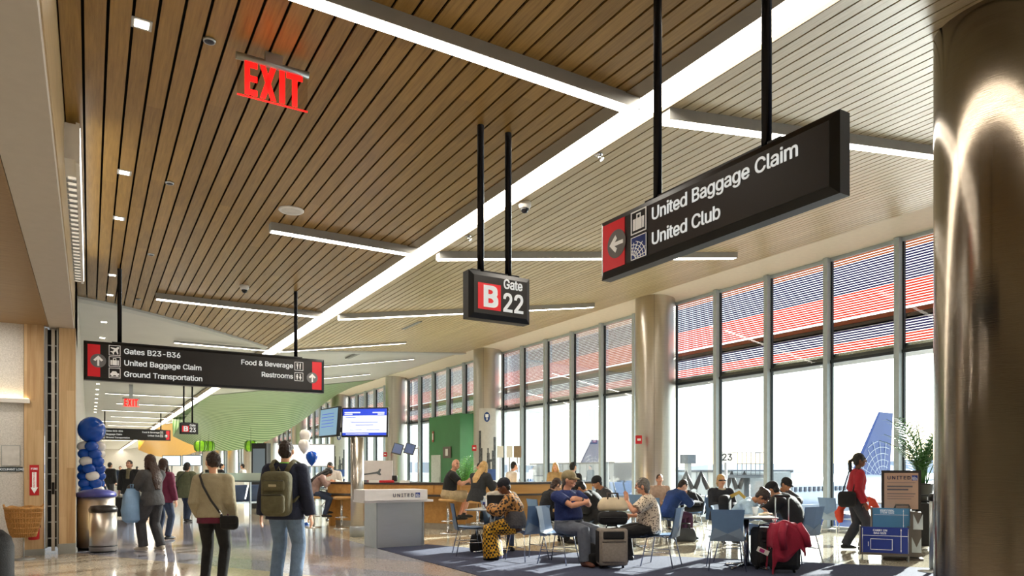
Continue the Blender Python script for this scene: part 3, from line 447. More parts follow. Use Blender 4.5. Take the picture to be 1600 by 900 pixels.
def wbay(n, y0, y1):
    m = MB(); k = round((y1 - y0) / 1.6667)
    for i in range(k):
        y = y0 + i * 1.6667
        m.box(GX - .16, GX + .02, y - .055, y + .055, .0, 6.28)
    m.box(GX - .05, GX + .02, y0, y1, 0, .12).box(GX - .05, GX + .02, y0, y1, 6.2, 6.28)
    m.mi = 1
    for i in range(k):
        y = y0 + i * 1.6667
        m.box(GX - .03, GX + .04, y + .055, y + .085, .1, 6.25).box(GX - .03, GX + .04, y - .085, y - .055, .1, 6.25)
    m.box(GX - .06, GX + .03, y0, y1, 3.86, 3.93)
    fr = struct('window_%d' % n, m, [FRAME, FRAMED])
    g = MB().quad((GX, y0, .1), (GX, y1, .1), (GX, y1, 6.25), (GX, y0, 6.25)); g.build('pane', GLASS, fr)
    s = MB(); z = 4.12
    while z < 7.0:
        s.mi = 0 if (z < 4.45 or 4.98 < z < 5.62) else (1 if z < 6.3 else 2)
        if not 4.78 < z < 5.0: s.box(15.5, 15.512, y0, y1, z, z + .039)
        z += .058
    s.build('louver_screen', [LOUV_RED, LOUV_BLUE, LOUV_BROWN], fr)
    s = MB().box(15.47, 15.56, y0, y1, 4.88, 4.98); s.mi = 1; s.box(15.5, 15.6, y0, y1, 4.76, 4.88); s.build('rail', [RAIL, M('louvre_fascia', '5C4A42', .6)], fr)
    s = MB().box(14.7, 15.7, y0, y1, 4.02, 4.08).box(15.6, 15.66, y0, y1, 4.0, 4.14)
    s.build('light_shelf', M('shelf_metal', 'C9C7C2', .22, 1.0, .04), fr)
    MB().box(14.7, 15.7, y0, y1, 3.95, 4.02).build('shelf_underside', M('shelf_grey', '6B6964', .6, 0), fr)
for i in range(15):
    y0 = -14.83 + i * 10.0
    wbay(i + 1, y0 + 0.0, y0 + 10.0)
def column(x, y, r, top, mat=None):
    c = MB().lathe([(r, 0.0), (r, top)], (x, y, 0), 48, False, False)
    o = tag(c.build('column', mat or STEEL), kind='structure')
    s = MB()
    for a in (.78, 2.7, 4.4): s.box(r - .002, r + .004, -.006, .006, 0, top, Matrix.Translation((x, y, 0)) @ Matrix.Rotation(a + PI, 4, 'Z'))
    s.lathe([(r + .004, 0), (r + .004, .12)], (x, y, 0), 48, False, False)
    s.build('seam', M('seam_dark', '8A8279', .4, .8), o); return o
for i in range(13): column(14.0, 5.3 + i * 10, .57, 6.5)
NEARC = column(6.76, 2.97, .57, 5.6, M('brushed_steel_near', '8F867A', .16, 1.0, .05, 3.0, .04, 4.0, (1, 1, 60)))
# ------------------------------------------------------------------ lights in the ceiling
STRIP = EM('light_strip', 'FFF4E2', STRIP_E, 'FFFFFF')
LINE2 = EM('light_line_far', 'FFF6E8', 6.0, 'FFFFFF')
LINE = EM('light_line', 'FFF6E8', STRIP_E * .9, 'FFFFFF')
SPOT = EM('downlight_lens', 'FFF3DC', 14, 'FFFFFF')
sp = MB().box(4.575, 4.905, -14, 141, CZ + .03, CZ + .06)
tag(sp.build('ceiling_light', STRIP), 'wide bright strip of light running the whole length of the hall ceiling', 'ceiling light')
BODY = M('fixture_body', 'A9A9A6', .4, .3, .04)
def cross_light(y, x0, x1, label, group=None, w=.14, drop=.12):
    """one hanging line fixture at right angles to the spine; follows the ceiling slope"""
    z0, z1 = ceil_z(x0), ceil_z(x1)
    t = thing('ceiling_light', label, 'ceiling light', ((x0 + x1) / 2, y, (z0 + z1) / 2), 0, group)
    L0, L1 = x0 - (x0 + x1) / 2, x1 - (x0 + x1) / 2; a, c = z0 - (z0 + z1) / 2, z1 - (z0 + z1) / 2
    def ring(x, z): return [Vector((x, -w / 2, z + .0)), Vector((x, w / 2, z + .0)), Vector((x, w / 2, z - drop)), Vector((x, -w / 2, z - drop))]
    MB().rings([ring(L0, a), ring(L1, c)], True, True, None, False).build('housing', BODY, t)
    def lens(x, z): return [Vector((x, -w / 2 + .012, z - drop + .004)), Vector((x, w / 2 - .012, z - drop + .004)), Vector((x, w / 2 - .012, z - drop - .006)), Vector((x, -w / 2 + .012, z - drop - .006))]
    MB().rings([lens(L0 + .02, a), lens(L1 - .02, c)], True, True, None, False).build('lens', LINE if y < 20 else LINE2, t)
    return t
cross_light(5.25, .45, 4.55, 'long white line light nearest the picture top, left of the bright strip')
cross_light(5.25, 4.93, 12.6, 'white line light crossing the sloping boards behind the baggage claim sign')
cross_light(10.6, 2.25, 4.55, 'short white line light on the flat boards, between the exit sign and the round speaker')
cross_light(10.6, 4.93, 12.0, 'white line light on the sloping boards running behind the gate 22 sign top')
cross_light(16.0, 1.15, 4.55, 'white line light on flat boards just above the long directions sign')
cross_light(16.0, 4.93, 12.3, 'white line light on sloping boards behind the lower half of the gate 22 sign')
cross_light(21.6, 2.0, 4.55, 'first thin light line on the grey ceiling beyond the flat boards', w=.12, drop=.06)
cross_light(21.6, 4.93, 8.9, 'thin light line along the edge where the sloping boards end', w=.12, drop=.06)
for i in range(14):
    y = 27 + i * 5.3
    cross_light(y, .6 + (i % 2) * .6, 4.55, 'thin light line crossing the grey ceiling left of the strip far off', 'far light lines left of the strip', .08, .05)
    if not 33 < y < 54 and y < 62: cross_light(y, 4.93, 11.5, 'thin light line crossing the pale sloping ceiling far off', 'far light lines right of the strip', .08, .05)
def downlight(x, y, label, group=None, s=.05, z=CZ):
    t = thing('downlight', label, 'downlight', (x, y, z), 0, group)
    MB().box(-s - .025, s + .025, -s - .025, s + .025, -.006, .0).build('trim', GREYP, t)
    MB().box(-s, s, -s, s, -.009, -.005).build('lens', SPOT, t)
    return t
ys = [6.4, 9.7, 11.5, 14.9, 16.6]
names = ['nearest', 'second', 'third', 'fourth', 'fifth and last']
for y, n in zip(ys, names): downlight(.36, y, 'square recessed downlight in the wood boards, %s from the top' % n)
for i in range(14): downlight(.3, 20.0 + 2.4 * i, 'tiny square downlight in the row along the grey ceiling by the left wall', 'downlights in the grey ceiling', .06, CZ + .05)
# round speaker, sprinkler plates, cameras, slots
def disc(name, label, cat, p, r, mat, mat2=None, group=None):
    t = thing(name, label, cat, p, 0, group)
    MB().lathe([(r, 0), (r, -.012), (r * .94, -.02), (r * .9, -.02)], (0, 0, 0), 28, True, True).build('rim', mat, t)
    MB().lathe([(r * .9, -.018), (r * .5, -.024), (.002, -.026)], (0, 0, 0), 28, False, True).build('grille', mat2 or mat, t)
    return t
disc('speaker', 'round white speaker flush in the wood boards', 'speaker', on_z(455, 328, CZ), .17, WHITE, M('speaker_mesh', 'D6D4CE', .7))
PL = M('plate_blue_black', '2A2C38', .3, .4)
for (u, v, s_) in ((327, 62, 'nearest the exit sign'), (265, 285, 'second from the top'), (236, 397, 'third from the top'), (216, 467, 'closest to the grey ceiling edge')):
    disc('sprinkler_plate', 'small dark round sprinkler plate in the wood boards, %s' % s_, 'sprinkler', on_z(u, v, CZ), .05, ALU, PL)
def dome(p, label, n=1):
    t = thing('security_camera', label, 'camera', p)
    MB().lathe([(.085, 0), (.085, -.05), (.07, -.085), (.06, -.09)], (0, 0, 0), 22).build('housing', WHITE, t)
    MB().lathe([(.058, -.085), (.055, -.11), (.035, -.14), (.003, -.15)], (0, 0, 0), 18).build('dome', M('camera_dome', '1B1C22', .08), t)
dome(on_z(382, 446, CZ), 'white dome security camera above the third line light')
dome(on_slope(820, 316), 'white dome security camera on the sloping boards right of the gate 22 poles')
for (u, v, l) in ((935, 240, 'tiny chrome spot fitting on the sloping boards near the baggage sign pole'), (731, 368, 'tiny chrome spot fitting on the sloping boards behind the gate 22 poles')):
    p = on_slope(u, v); t = thing('spot_fitting', l, 'spotlight', p)
    MB().lathe([(.05, 0), (.05, -.02), (.03, -.025)], (0, 0, 0), 16).build('base', CHROME, t); MB().tube([(0, 0, -.02), (.03, -.03, -.07)], [.02, .028], 12).build('head', CHROME, t)
for (u0, v0, u1, v1, l) in ((622, 515, 664, 501, 'dark slot diffuser in the sloping boards near their far corner'), (538, 561, 564, 552, 'dark slot diffuser in the pale sloping ceiling past the boards')):
    a, c = on_slope(u0, v0), on_slope(u1, v1); L_ = abs(c.y - a.y) * .9
    t = thing('air_diffuser', l, 'vent', ((a.x + c.x) / 2, (a.y + c.y) / 2, ceil_z((a.x + c.x) / 2)), 0)
    MB().box(-.07, .07, -L_ / 2, L_ / 2, -.012, .02).build('slot', M('diffuser_dark', '6B6A66', .4, .4), t)
    MB().box(-.012, .012, -L_ / 2, L_ / 2, -.02, -.01).build('blade', ALU, t)
# linear light box on the left wall
t = thing('wall_light_box', 'long white louvred light box high on the left wall near the portal', 'light box', (WX, 8.4, 4.55))
MB().box(0, .1, 0, 5.4, .0, .36).box(.1, .135, 0, 5.4, -.03, .38).build('housing', WHITE, t)
for i in range(26): MB().box(.005, .1, .55 + i * .185, .63 + i * .185, -.02, .0).build('louvre', ALU, t)
MB().box(.135, .14, .05, 5.35, -.0, .35).build('side_glow', EM('box_glow', 'FFFDF6', 2.2), t)
MB().box(.02, .095, .5, 5.35, -.012, -.006).build('lens', EM('box_lens', 'FFF6E6', .35), t)

# ------------------------------------------------------------------ signs
SIGNB = M('sign_black', '1C1A1B', .4, .1, .05)
SIGNF = M('sign_frame', '26282B', .35, .4, .08)
LET = EM('sign_white', 'F4F4F2', .12); SRED = EM('sign_red', 'D61F2C', .12); SGREY = M('sign_grey', '77787C', .45, 0, .04); SBLUE = M('sign_blue', '1F3C90', .45, 0, .05)
def put(name, parent, T, mat, items):
    """items: ('t', text, x, y, size, bold) | ('p', poly) | ('r', x0,y0,x1,y1) | ('c', x,y,r) in sign face coordinates"""
    if name == 'lettering' and len(items) > 1:
        for it in items: o = put(name, parent, T, mat, [it])
        return o
    m = MB()
    for it in items:
        if it[0] == 't':
            me = text_mesh(it[1], it[4], it[5], .0015, it[6] if len(it) > 6 else 1.0, it[7] if len(it) > 7 else 'LEFT'); m.add(me, T @ Matrix.Translation((it[2], it[3], .003)))
        elif it[0] == 'p': m.prism(it[1], 0, .004, T)
        elif it[0] == 'r': m.box(it[1], it[3], it[2], it[4], 0, .004, T)
        elif it[0] == 'c': m.prism([(it[1] + it[3] * math.cos(2 * PI * k / 28), it[2] + it[3] * math.sin(2 * PI * k / 28)) for k in range(28)], 0, .004, T)
        elif it[0] == 'o':   # ring
            b = len(m.v); n = 28
            for rr in (it[3], it[4]): m.v += [T @ Vector((it[1] + rr * math.cos(2 * PI * k / n), it[2] + rr * math.sin(2 * PI * k / n), .004)) for k in range(n)]
            for k in range(n): m.face((b + k, b + (k + 1) % n, b + n + (k + 1) % n, b + n + k))
    return m.build(name, mat, parent)
def up(T, z=.004): return T @ Matrix.Translation((0, 0, z))
def arrow(x, y, s, ang):
    P = []
    for px, py in ((0, .5), (.42, .06), (.24, -.06), (.085, .13), (.085, -.5), (-.085, -.5), (-.085, .13), (-.24, -.06), (-.42, .06)):
        P.append((x + s * (px * math.cos(ang) - py * math.sin(ang)), y + s * (px * math.sin(ang) + py * math.cos(ang))))
    return ('p', list(reversed(P)))
def ic_frame(x, y, s, w=.05):
    e = s * w; return [('r', x, y, x + s, y + e), ('r', x, y + s - e, x + s, y + s), ('r', x, y + e, x + e, y + s - e), ('r', x + s - e, y + e, x + s, y + s - e)]
def sc(P, x, y, s): return ('p', [(x + s * a, y + s * b) for a, b in P])
def ic_plane(x, y, s):
    P = [(.86, .86), (.76, .87), (.6, .72), (.2, .8), (.14, .73), (.46, .56), (.3, .4), (.17, .42), (.12, .36), (.3, .27), (.38, .1), (.45, .15), (.43, .28), (.59, .43), (.75, .12), (.83, .18), (.75, .57), (.88, .74)]
    return ic_frame(x, y, s) + [sc(P, x, y, s)]
def ic_bag(x, y, s, white=True):
    o = ic_frame(x, y, s)
    o += [sc([(.14, .16), (.26, .16), (.26, .66), (.14, .66)], x, y, s), sc([(.3, .16), (.7, .16), (.7, .66), (.3, .66)], x, y, s), sc([(.74, .16), (.86, .16), (.86, .66), (.74, .66)], x, y, s)]
    o += [sc([(.36, .66), (.42, .66), (.42, .8), (.36, .8)], x, y, s), sc([(.58, .66), (.64, .66), (.64, .8), (.58, .8)], x, y, s), sc([(.36, .8), (.64, .8), (.64, .86), (.36, .86)], x, y, s)]
    return o
def ic_bus(x, y, s):
    return ic_frame(x, y, s) + [sc([(.12, .3), (.88, .3), (.88, .48), (.74, .5), (.62, .68), (.3, .68), (.2, .5), (.12, .46)], x, y, s), ('c', x + .3 * s, y + .28 * s, .09 * s), ('c', x + .7 * s, y + .28 * s, .09 * s), sc([(.12, .14), (.88, .14), (.88, .18), (.12, .18)], x, y, s)]
def ic_fork(x, y, s):
    o = ic_frame(x, y, s)
    for k in (.24, .31, .38): o.append(sc([(k, .55), (k + .04, .55), (k + .04, .85), (k, .85)], x, y, s))
    o += [sc([(.29, .15), (.37, .15), (.37, .58), (.29, .58)], x, y, s), sc([(.24, .5), (.42, .5), (.42, .57), (.24, .57)], x, y, s), sc([(.6, .15), (.68, .15), (.72, .85), (.64, .86), (.58, .7), (.58, .5)], x, y, s)]
    return o
def ic_people(x, y, s):
    o = ic_frame(x, y, s)
    o += [('c', x + .3 * s, y + .74 * s, .08 * s), sc([(.2, .4), (.4, .4), (.42, .64), (.18, .64)], x, y, s), sc([(.24, .16), (.36, .16), (.36, .4), (.24, .4)], x, y, s)]
    o += [('c', x + .66 * s, y + .74 * s, .08 * s), sc([(.5, .34), (.82, .34), (.7, .64), (.62, .64)], x, y, s), sc([(.6, .16), (.72, .16), (.72, .34), (.6, .34)], x, y, s)]
    return o
def ic_globe(x, y, s):
    """curved grid lines in the corner of a blue square"""
    o = []
    for r in (.3, .48, .66, .84, 1.02):
        P = []; n = 14
        for k in range(n + 1):
            a = PI * .5 * k / n; P.append((x + s * (.02 + r * .92 * math.cos(a)), y + s * (.03 + r * .78 * math.sin(a))))
        for k in range(n):
            (ax, ay), (bx, by) = P[k], P[k + 1]
            if max(ax, bx) > x + s * .98 or max(ay, by) > y + s * .8: continue
            q = .014 * s; dx, dy = bx - ax, by - ay; l = math.hypot(dx, dy); nx, ny = -dy / l * q, dx / l * q
            o.append(('p', [(ax - nx, ay - ny), (bx - nx, by - ny), (bx + nx, by + ny), (ax + nx, ay + ny)]))
    for a in (.15, .45, .75, 1.05, 1.35):
        dx, dy = math.cos(a), math.sin(a); q = .012 * s
        e = min(.94 / max(dx, .01), .76 / max(dy, .01), 1.0)
        o.append(('p', [(x + s * (.02 + .25 * dx) + q * dy, y + s * (.03 + .2 * dy) - q * dx), (x + s * (.02 + e * dx) + q * dy, y + s * (.03 + e * dy * .95) - q * dx), (x + s * (.02 + e * dx) - q * dy, y + s * (.03 + e * dy * .95) + q * dx), (x + s * (.02 + .25 * dx) - q * dy, y + s * (.03 + .2 * dy) + q * dx)]))
    return o
def sign_box(t, w, h, d, bev=.05):
    """box with bevelled front frame; origin left-bottom-front, face looks to local -Y"""
    MB().box(0, w, .0, d, 0, h).build('cabinet', SIGNF, t)
    m = MB()
    m.rings([[Vector((0, 0, 0)), Vector((w, 0, 0)), Vector((w, 0, h)), Vector((0, 0, h))], [Vector((bev, -.025, bev)), Vector((w - bev, -.025, bev)), Vector((w - bev, -.025, h - bev)), Vector((bev, -.025, h - bev))]], False, False, None, False)
    m.build('bezel', SIGNF, t)
    MB().box(bev, w - bev, -.03, -.01, bev, h - bev).build('panel', SIGNB, t)
    return frame_T((0, -.031, 0), (1, 0, 0), (0, 0, 1))
POLE = M('sign_pole', '17161A', .25, .7, .08)
def poles(t, xs, h, top, d, r=.036, z0=None):
    for x in xs:
        MB().cyl((x, d / 2, h - .02), (x, d / 2, top), r, n=18).lathe([(r * 1.9, top - .03), (r * 1.9, top)], (x, d / 2, 0), 18).build('pole', POLE, t)
    MB().box(min(xs) - .12, max(xs) + .12, d * .25, d * .75, h, h + .025).build('mount_bar', SIGNF, t)
# long directions sign
def directions(loc, label, top, l1, l2, l3, r1, r2, px):
    t = thing('hanging_sign', label, 'sign', loc); w, h, d = 4.2, .68, .16
    T = sign_box(t, w, h, d, .045); poles(t, px, h, top, d)
    put('red_panel', t, T, SRED, [('r', .06, .06, .25, h - .06)]); put('red_panel', t, T, SRED, [('r', w - .25, .06, w - .06, h - .06)])
    put('arrow_disc', t, up(T), SGREY, [('c', .22, h / 2 - .0, .12)]); put('arrow_disc', t, up(T), SGREY, [('c', w - .25, h / 2 - .05, .11)])
    put('arrow', t, up(T, .008), LET, [arrow(.22, h / 2, .18, 0)]); put('arrow', t, up(T, .008), LET, [arrow(w - .25, h / 2 - .05, .17, 0)])
    for it in (ic_plane(.38, .45, .18), ic_bag(.38, .25, .18), ic_bus(.38, .05, .18), ic_fork(w - .6, .42, .17), ic_people(w - .6, .21, .17)): put('pictogram', t, T, LET, it)
    s_ = .128
    put('lettering', t, T, LET, [('t', l1, .61, .495, s_, .02), ('t', l2, .61, .29, s_, .02), ('t', l3, .61, .09, s_, .02), ('t', r1, w - .63, .46, s_, .02, 1.0, 'RIGHT'), ('t', r2, w - .63, .25, s_, .02, 1.0, 'RIGHT')])
    return t
directions((-.09, 14.32, 2.98), 'long black hanging sign reading Gates B23-B36 above the walking crowd', CZ, 'Gates B23-B36', 'United Baggage Claim', 'Ground Transportation', 'Food & Beverage', 'Restrooms', (.55, 3.65))
directions((.25, 50.0, 3.3), 'smaller looking black directions sign far down the hall, right of the blue balloons', CZ + .05, 'Gates B23-B36', 'Baggage Claim', 'Ground Transportation', 'Food & Beverage', 'United Club', (.55, 3.65))
def gate(loc, num, label, top, ps):
    t = thing('gate_sign', label, 'sign', loc); w, h, d = .74, .49, .12
    T = sign_box(t, w, h, d, .05); poles(t, ps, h, top, d)
    put('red_panel', t, T, SRED, [('r', .095, .095, .365, .365)])
    put('letter_b', t, up(T), LET, [('t', 'B', .148, .13, .285, .05)])
    T2 = T @ Matrix.Scale(.83, 4, (1, 0, 0)); put('lettering', t, T2, LET, [('t', 'Gate', .395 / .83, .34, .135, .024), ('t', num, .38 / .83, .1, .262, .026)])
gate((3.325, 6.41, 2.97), '22', 'square black hanging sign for gate B 22 on two poles', CZ, (.175, .51))
gate((3.325, 33.4, 2.97), '23', 'small distant black hanging sign for gate B 23', CZ + .05, (.175, .51))
# baggage sign, faces the left side
t = thing('hanging_sign', 'large black slanting-looking sign reading United Baggage Claim and United Club', 'sign', (3.64, 4.62, 2.97), -PI / 2)
w, h, d = 2.16, .475, .09
T = sign_box(t, w, h, d, .05); poles(t, (.62, 1.62), h, CZ, d, .032)
put('red_panel', t, T, SRED, [('r', .06, .05, .33, h - .05)])
put('arrow_disc', t, up(T), SGREY, [('c', .235, h / 2, .112)])
put('arrow', t, up(T, .008), LET, [arrow(.235, h / 2, .165, PI / 2)])
put('emblem_square', t, T, SBLUE, [('r', .41, .055, .585, .23)])
put('pictogram', t, up(T), LET, ic_bag(.41, .25, .175)); put('pictogram', t, up(T), LET, ic_frame(.41, .055, .175, .03) + ic_globe(.41, .055, .175))
put('lettering', t, T, LET, [('t', 'United Baggage Claim', .635, .3, .128, .02), ('t', 'United Club', .635, .115, .128, .02)])
# exit signs
EXITM = EM('exit_red', 'FF1410', 1.6, 'E01010')
def exit_sign(loc, label, w, h, top, solid=False):
    t = thing('exit_sign', label, 'exit sign', loc)
    T = frame_T((0, -.005, 0), (1, 0, 0), (0, 0, 1))
    MB().box(0, w, -.003, .003, 0, h).build('panel', M('exit_plate', 'E7E3DC', .4) if solid else glass_mat('exit_acrylic', 'F3EFEA', .05), t)
    MB().cyl((-.01, 0, h + .02), (w + .01, 0, h + .02), .03, n=14).box(w * .38, w * .62, -.035, .035, h + .02, top).build('canopy', ALU, t)
    MB().box(0, w, -.006, .006, -.01, .0).build('edge', EXITM, t)
    it = []; x = w * .1; lw = w * .175; y0, y1 = h * .03, h * .98; st = w * .07
    it += [('r', x, y0, x + st, y1)] + [('r', x + st, y, x + lw, y + h * .17) for y in (y0, (y0 + y1) / 2 - h * .085, y1 - h * .17)]
    x = w * .31; lw = w * .23; e = st * 1.1; it += [('p', [(x, y0), (x + e, y0), (x + lw, y1), (x + lw - e, y1)]), ('p', [(x + lw - e, y0), (x + lw, y0), (x + e, y1), (x, y1)])]
    x = w * .585; it += [('r', x, y0, x + st * 1.15, y1)]; x = w * .69; lw = w * .235; it += [('r', x, y1 - h * .17, x + lw, y1), ('r', x + lw / 2 - st * .55, y0, x + lw / 2 + st * .55, y1 - h * .17)]
    put('letters', t, T, EXITM, it)
exit_sign((1.07, 6.3, 4.59), 'red glowing EXIT sign on clear plate under the wood boards', .59, .3, .41)
exit_sign((1.2, 34.0, 4.12), 'small distant red EXIT sign under the grey ceiling', .62, .32, .93, True)

# recessed lamps in the shop soffit
for i, (x, y) in enumerate(((-1.4, 4.5), (-1.4, 8.0), (-1.4, 11.5), (-2.9, 6.2), (-2.9, 9.8), (-1.5, 12.9))):
    t = thing('soffit_lamp', 'small recessed lamp in the wood soffit of the shop on the left', 'lamp', (x, y, 3.8), 0, 'soffit lamps')
    MB().lathe([(.07, 0), (.075, -.008), (.06, -.01)], n=18).build('trim', WHITE, t); MB().lathe([(.058, -.0115), (.002, -.0125)], n=18, cap0=False).build('lens', EM('soffit_lens', 'FFF3E2', 420), t)
# ------------------------------------------------------------------ left side: portal furniture
def fl(u, v): return on_z(u, v, 0)
def heading(t):                                   # t degrees: 0 away from the camera, 90 to its right -> rotation of local +Y
    d = FW * math.cos(math.radians(t)) + RT * math.sin(math.radians(t)); return math.atan2(-d.x, d.y)
def dep(u, d): p = FW * d + RT * ((u - 800) / FPX * d); return Vector((p.x, p.y, 0))   # floor point at depth d under column u
p = dep(37, 11.05); t = thing('basket_stand', 'round wicker basket on a thin metal stand by the maple panel', 'basket', p); t.scale = (.78, .78, 1)
WICK = M('wicker', 'CF9A58', .6, 0, .35, 40, .8, 50, (1, 1, 6))
m = MB().lathe([(.2, .36), (.25, .5), (.29, .66), (.31, .8)], n=32, cap0=True, cap1=False); m.lathe([(.295, .8), (.275, .66), (.24, .5), (.19, .39)], n=32, cap0=False, cap1=True)
for k in range(40):
    a = 2 * PI * k / 40; m.tube([(.205 * math.cos(a), .205 * math.sin(a), .36), (.256 * math.cos(a), .256 * math.sin(a), .5), (.296 * math.cos(a), .296 * math.sin(a), .66), (.317 * math.cos(a), .317 * math.sin(a), .8)], .012, 5)
for z, r in ((.42, .226), (.5, .256), (.58, .276), (.66, .298), (.74, .31)): m.tube([(r * math.cos(a), r * math.sin(a), z) for a in [2 * PI * k / 32 for k in range(33)]], .013, 5)
m.build('basket', WICK, t)
MB().tube([(.315 * math.cos(a), .315 * math.sin(a), .81 + .012 * math.sin(6 * a)) for a in [2 * PI * k / 36 for k in range(37)]], .024, 7).build('rim', WICK, t)
for s_ in (-1, 1): MB().tube([(s_ * .3, -.05, .8), (s_ * .33, -.03, .86), (s_ * .33, .03, .86), (s_ * .3, .05, .8)], .016, 6).build('handle', WICK, t)
MB().cyl((0, 0, .02), (0, 0, .38), .014).build('pole', ALU, t); MB().lathe([(.2, 0), (.2, .012), (.03, .03)], n=28).build('base', ALU, t)
# fire extinguisher and arrow sign on maple panel (front face y = 13.98)
t = thing('fire_extinguisher', 'red fire extinguisher on the maple panel behind the wicker basket', 'fire extinguisher', (-.78, 13.86, .27))
MB().lathe([(.07, 0), (.078, .02), (.078, .36), (.06, .42), (.025, .45), (.025, .48)], n=24).build('cylinder', RED, t)
MB().box(-.02, .02, -.09, .03, .48, .5).box(-.02, .02, -.1, .02, .52, .535).build('lever', BLACKM, t); MB().tube([(0, -.03, .49), (.07, -.06, .4), (.085, -.05, .2)], .012, 8).build('hose', BLACKP, t); MB().box(-.03, .03, .07, .12, .1, .4).build('bracket', ALU, t)
t = thing('arrow_sign', 'narrow red fire extinguisher sign with white down arrow on maple panel', 'sign', (-.845, 13.978, .99))
MB().box(0, .13, -.006, .0, 0, .5).build('plate', RED, t); T = frame_T((0, -.007, 0), (1, 0, 0), (0, 0, 1))
put('arrow', t, T, LET, [('r', .035, .12, .095, .38), ('p', [(.065, .03), (.115, .13), (.015, .13)])])
put('lettering', t, T, LET, [('t', 'FIRE', .065, .42, .045, .01, 1.0, 'CENTER')])
TT = T @ Matrix.Translation((.05, .375, .004)) @ Matrix.Rotation(-PI / 2, 4, 'Z')
MB().add(text_mesh('EXTINGUISHER', .034, .012, .001), TT).build('lettering', SRED, t)
t = thing('notice_frame', 'small square framed notice on the speckled stone wall', 'notice', (-1.23, 14.04, 1.47))
MB().box(0, .26, -.015, 0, 0, .34).build('frame', ALU, t); MB().box(.012, .248, -.019, -.014, .012, .328).build('sheet', M('notice_paper', 'DCDCDA', .5, 0, .1, 12), t)
t = thing('occupant_sign', 'dark strip sign with white capitals under the framed notice', 'sign', (-1.28, 14.04, 1.38))
MB().box(0, .34, -.012, 0, 0, .075).build('plate', M('strip_dark', '2F3A3D', .5), t); put('lettering', t, frame_T((.012, -.013, .02), (1, 0, 0), (0, 0, 1)), LET, [('t', 'OCCUPANT LOAD 78', 0, 0, .046, .006, .9)])
t = thing('wall_light', 'white ledge light on the speckled stone wall', 'wall light', (-2.6, 14.04, 2.5))
MB().box(0, 1.76, -.12, 0, 0, .07).build('ledge', WHITE, t); MB().box(.02, 1.74, -.1, -.03, .07, .076).build('lens', EM('ledge_lens', 'FFE2B0', 7), t)
p = dep(-28, 6.6); t = thing('stroller_bag', 'black rounded bag cut off by the lower left picture edge', 'bag', p, heading(0))
MB().rbox(-.25, .25, -.2, .2, 0, .86, .18).build('body', BLACKCLOTH, t); MB().rbox(.02, .16, -.215, -.05, .85, .93, .03).build('patch', M('orange_cloth', 'D98A2B', .8), t); MB().tube([(-.12, 0, .84), (-.1, 0, 1.0), (.1, 0, 1.0), (.12, 0, .84)], .02).build('handle', BLACKP, t)
# bins
t = thing('litter_bin', 'tall stainless steel bin with purple blue domed lid beside the pillar', 'bin', (.1, 14.62, 0))
BINS = M('bin_steel', 'D9D2C8', .33, 1.0, .08, 5, 0, 4, (1, 1, .05))
MB().lathe([(.3, .04), (.3, .95)], n=36).build('body', BINS, t); MB().lathe([(.285, 0), (.285, .05)], n=36).build('base', BLACKM, t)
MB().lathe([(.315, .93), (.325, .97), (.3, 1.01), (.2, 1.05), (.002, 1.07)], n=36).build('lid', M('lid_blue', '4A4E9C', .35, .1), t)
p = fl(161, 858); t = thing('litter_bin', 'shorter stainless steel bin with black top in front of the tall one', 'bin', (.2, 13.97, 0))
MB().lathe([(.21, .03), (.21, .7)], n=32).build('body', BINS, t); MB().lathe([(.205, 0), (.205, .04)], n=32).lathe([(.213, .1), (.213, .115)], n=32).build('base', BLACKM, t)
MB().lathe([(.215, .69), (.22, .74), (.19, .79), (.12, .8)], n=32).build('lid', M('lid_black', '2A2522', .4), t)
BAL_B = M('balloon_blue', '0F4FB5', .18, 0, .04); BAL_W = M('balloon_white', 'E9E4DE', .2, 0, .03)
t = thing('balloon_column', 'column of blue and white balloons topped by one big blue balloon', 'balloons', (.035, 16.2, 0))
MB().cyl((0, 0, 0), (0, 0, 2.0), .02).lathe([(.16, 0), (.16, .03)]).build('pole', WHITE, t)
MB().ball((0, 0, 2.2), .245, None, .26, 24, 14).build('balloon', BAL_B, t)
for i in range(13):
    for k in range(4):
        a = k * PI / 2 + i * .42; z = 1.87 - i * .145
        MB().ball((.13 * math.cos(a), .13 * math.sin(a), z), .122, None, .105, 14, 9).build('balloon', BAL_W if (k == 0 or (k == 2 and i % 2 == 0)) else BAL_B, t)
# ------------------------------------------------------------------ gate podium, monitors, bar
t = thing('podium', 'white topped stainless gate podium lettered UNITED on its front', 'podium', (4.15, 11.95, 0))
MB().box(.28, 1.17, .15, .75, .0, .84).build('base', M('podium_steel', 'CBCFD2', .38, .9, .05, 3, .06, 3, (1, 60, 60)), t)
MB().box(.26, .285, .13, .77, 0, .84).build('corner_trim', ALU, t); MB().box(1.165, 1.19, .13, .77, 0, .84).build('corner_trim', ALU, t)
PWH = M('podium_white', 'ECEAEA', .3, 0, .02)
MB().box(0, 1.2, 0, .6, .86, 1.05).build('top', PWH, t); MB().box(-.0, 1.34, .05, .66, .82, .86).build('shelf', PWH, t)
T = frame_T((.52, -.001, .92), (1, 0, 0), (0, 0, 1)); NAVY = M('letter_navy', '262F66', .5)
put('lettering', t, T, NAVY, [('t', 'UNITED', 0, 0, .085, .016, 1.35)]); put('emblem_square', t, T, SBLUE, [('r', .44, -.015, .53, .075)]); put('emblem', t, up(T), LET, ic_globe(.44, -.015, .09))
SCR = EM('screen_white', 'E8EEFA', .9); SCB = EM('screen_blue', '2740B8', .8); SCG = EM('screen_greyblue', '7FA6BE', .55); SCL = EM('screen_lilac', 'C6CCF0', .8)
t = thing('monitor_post', 'oval steel post carrying the two gate monitors', 'post', (4.87, 14.5, 0))
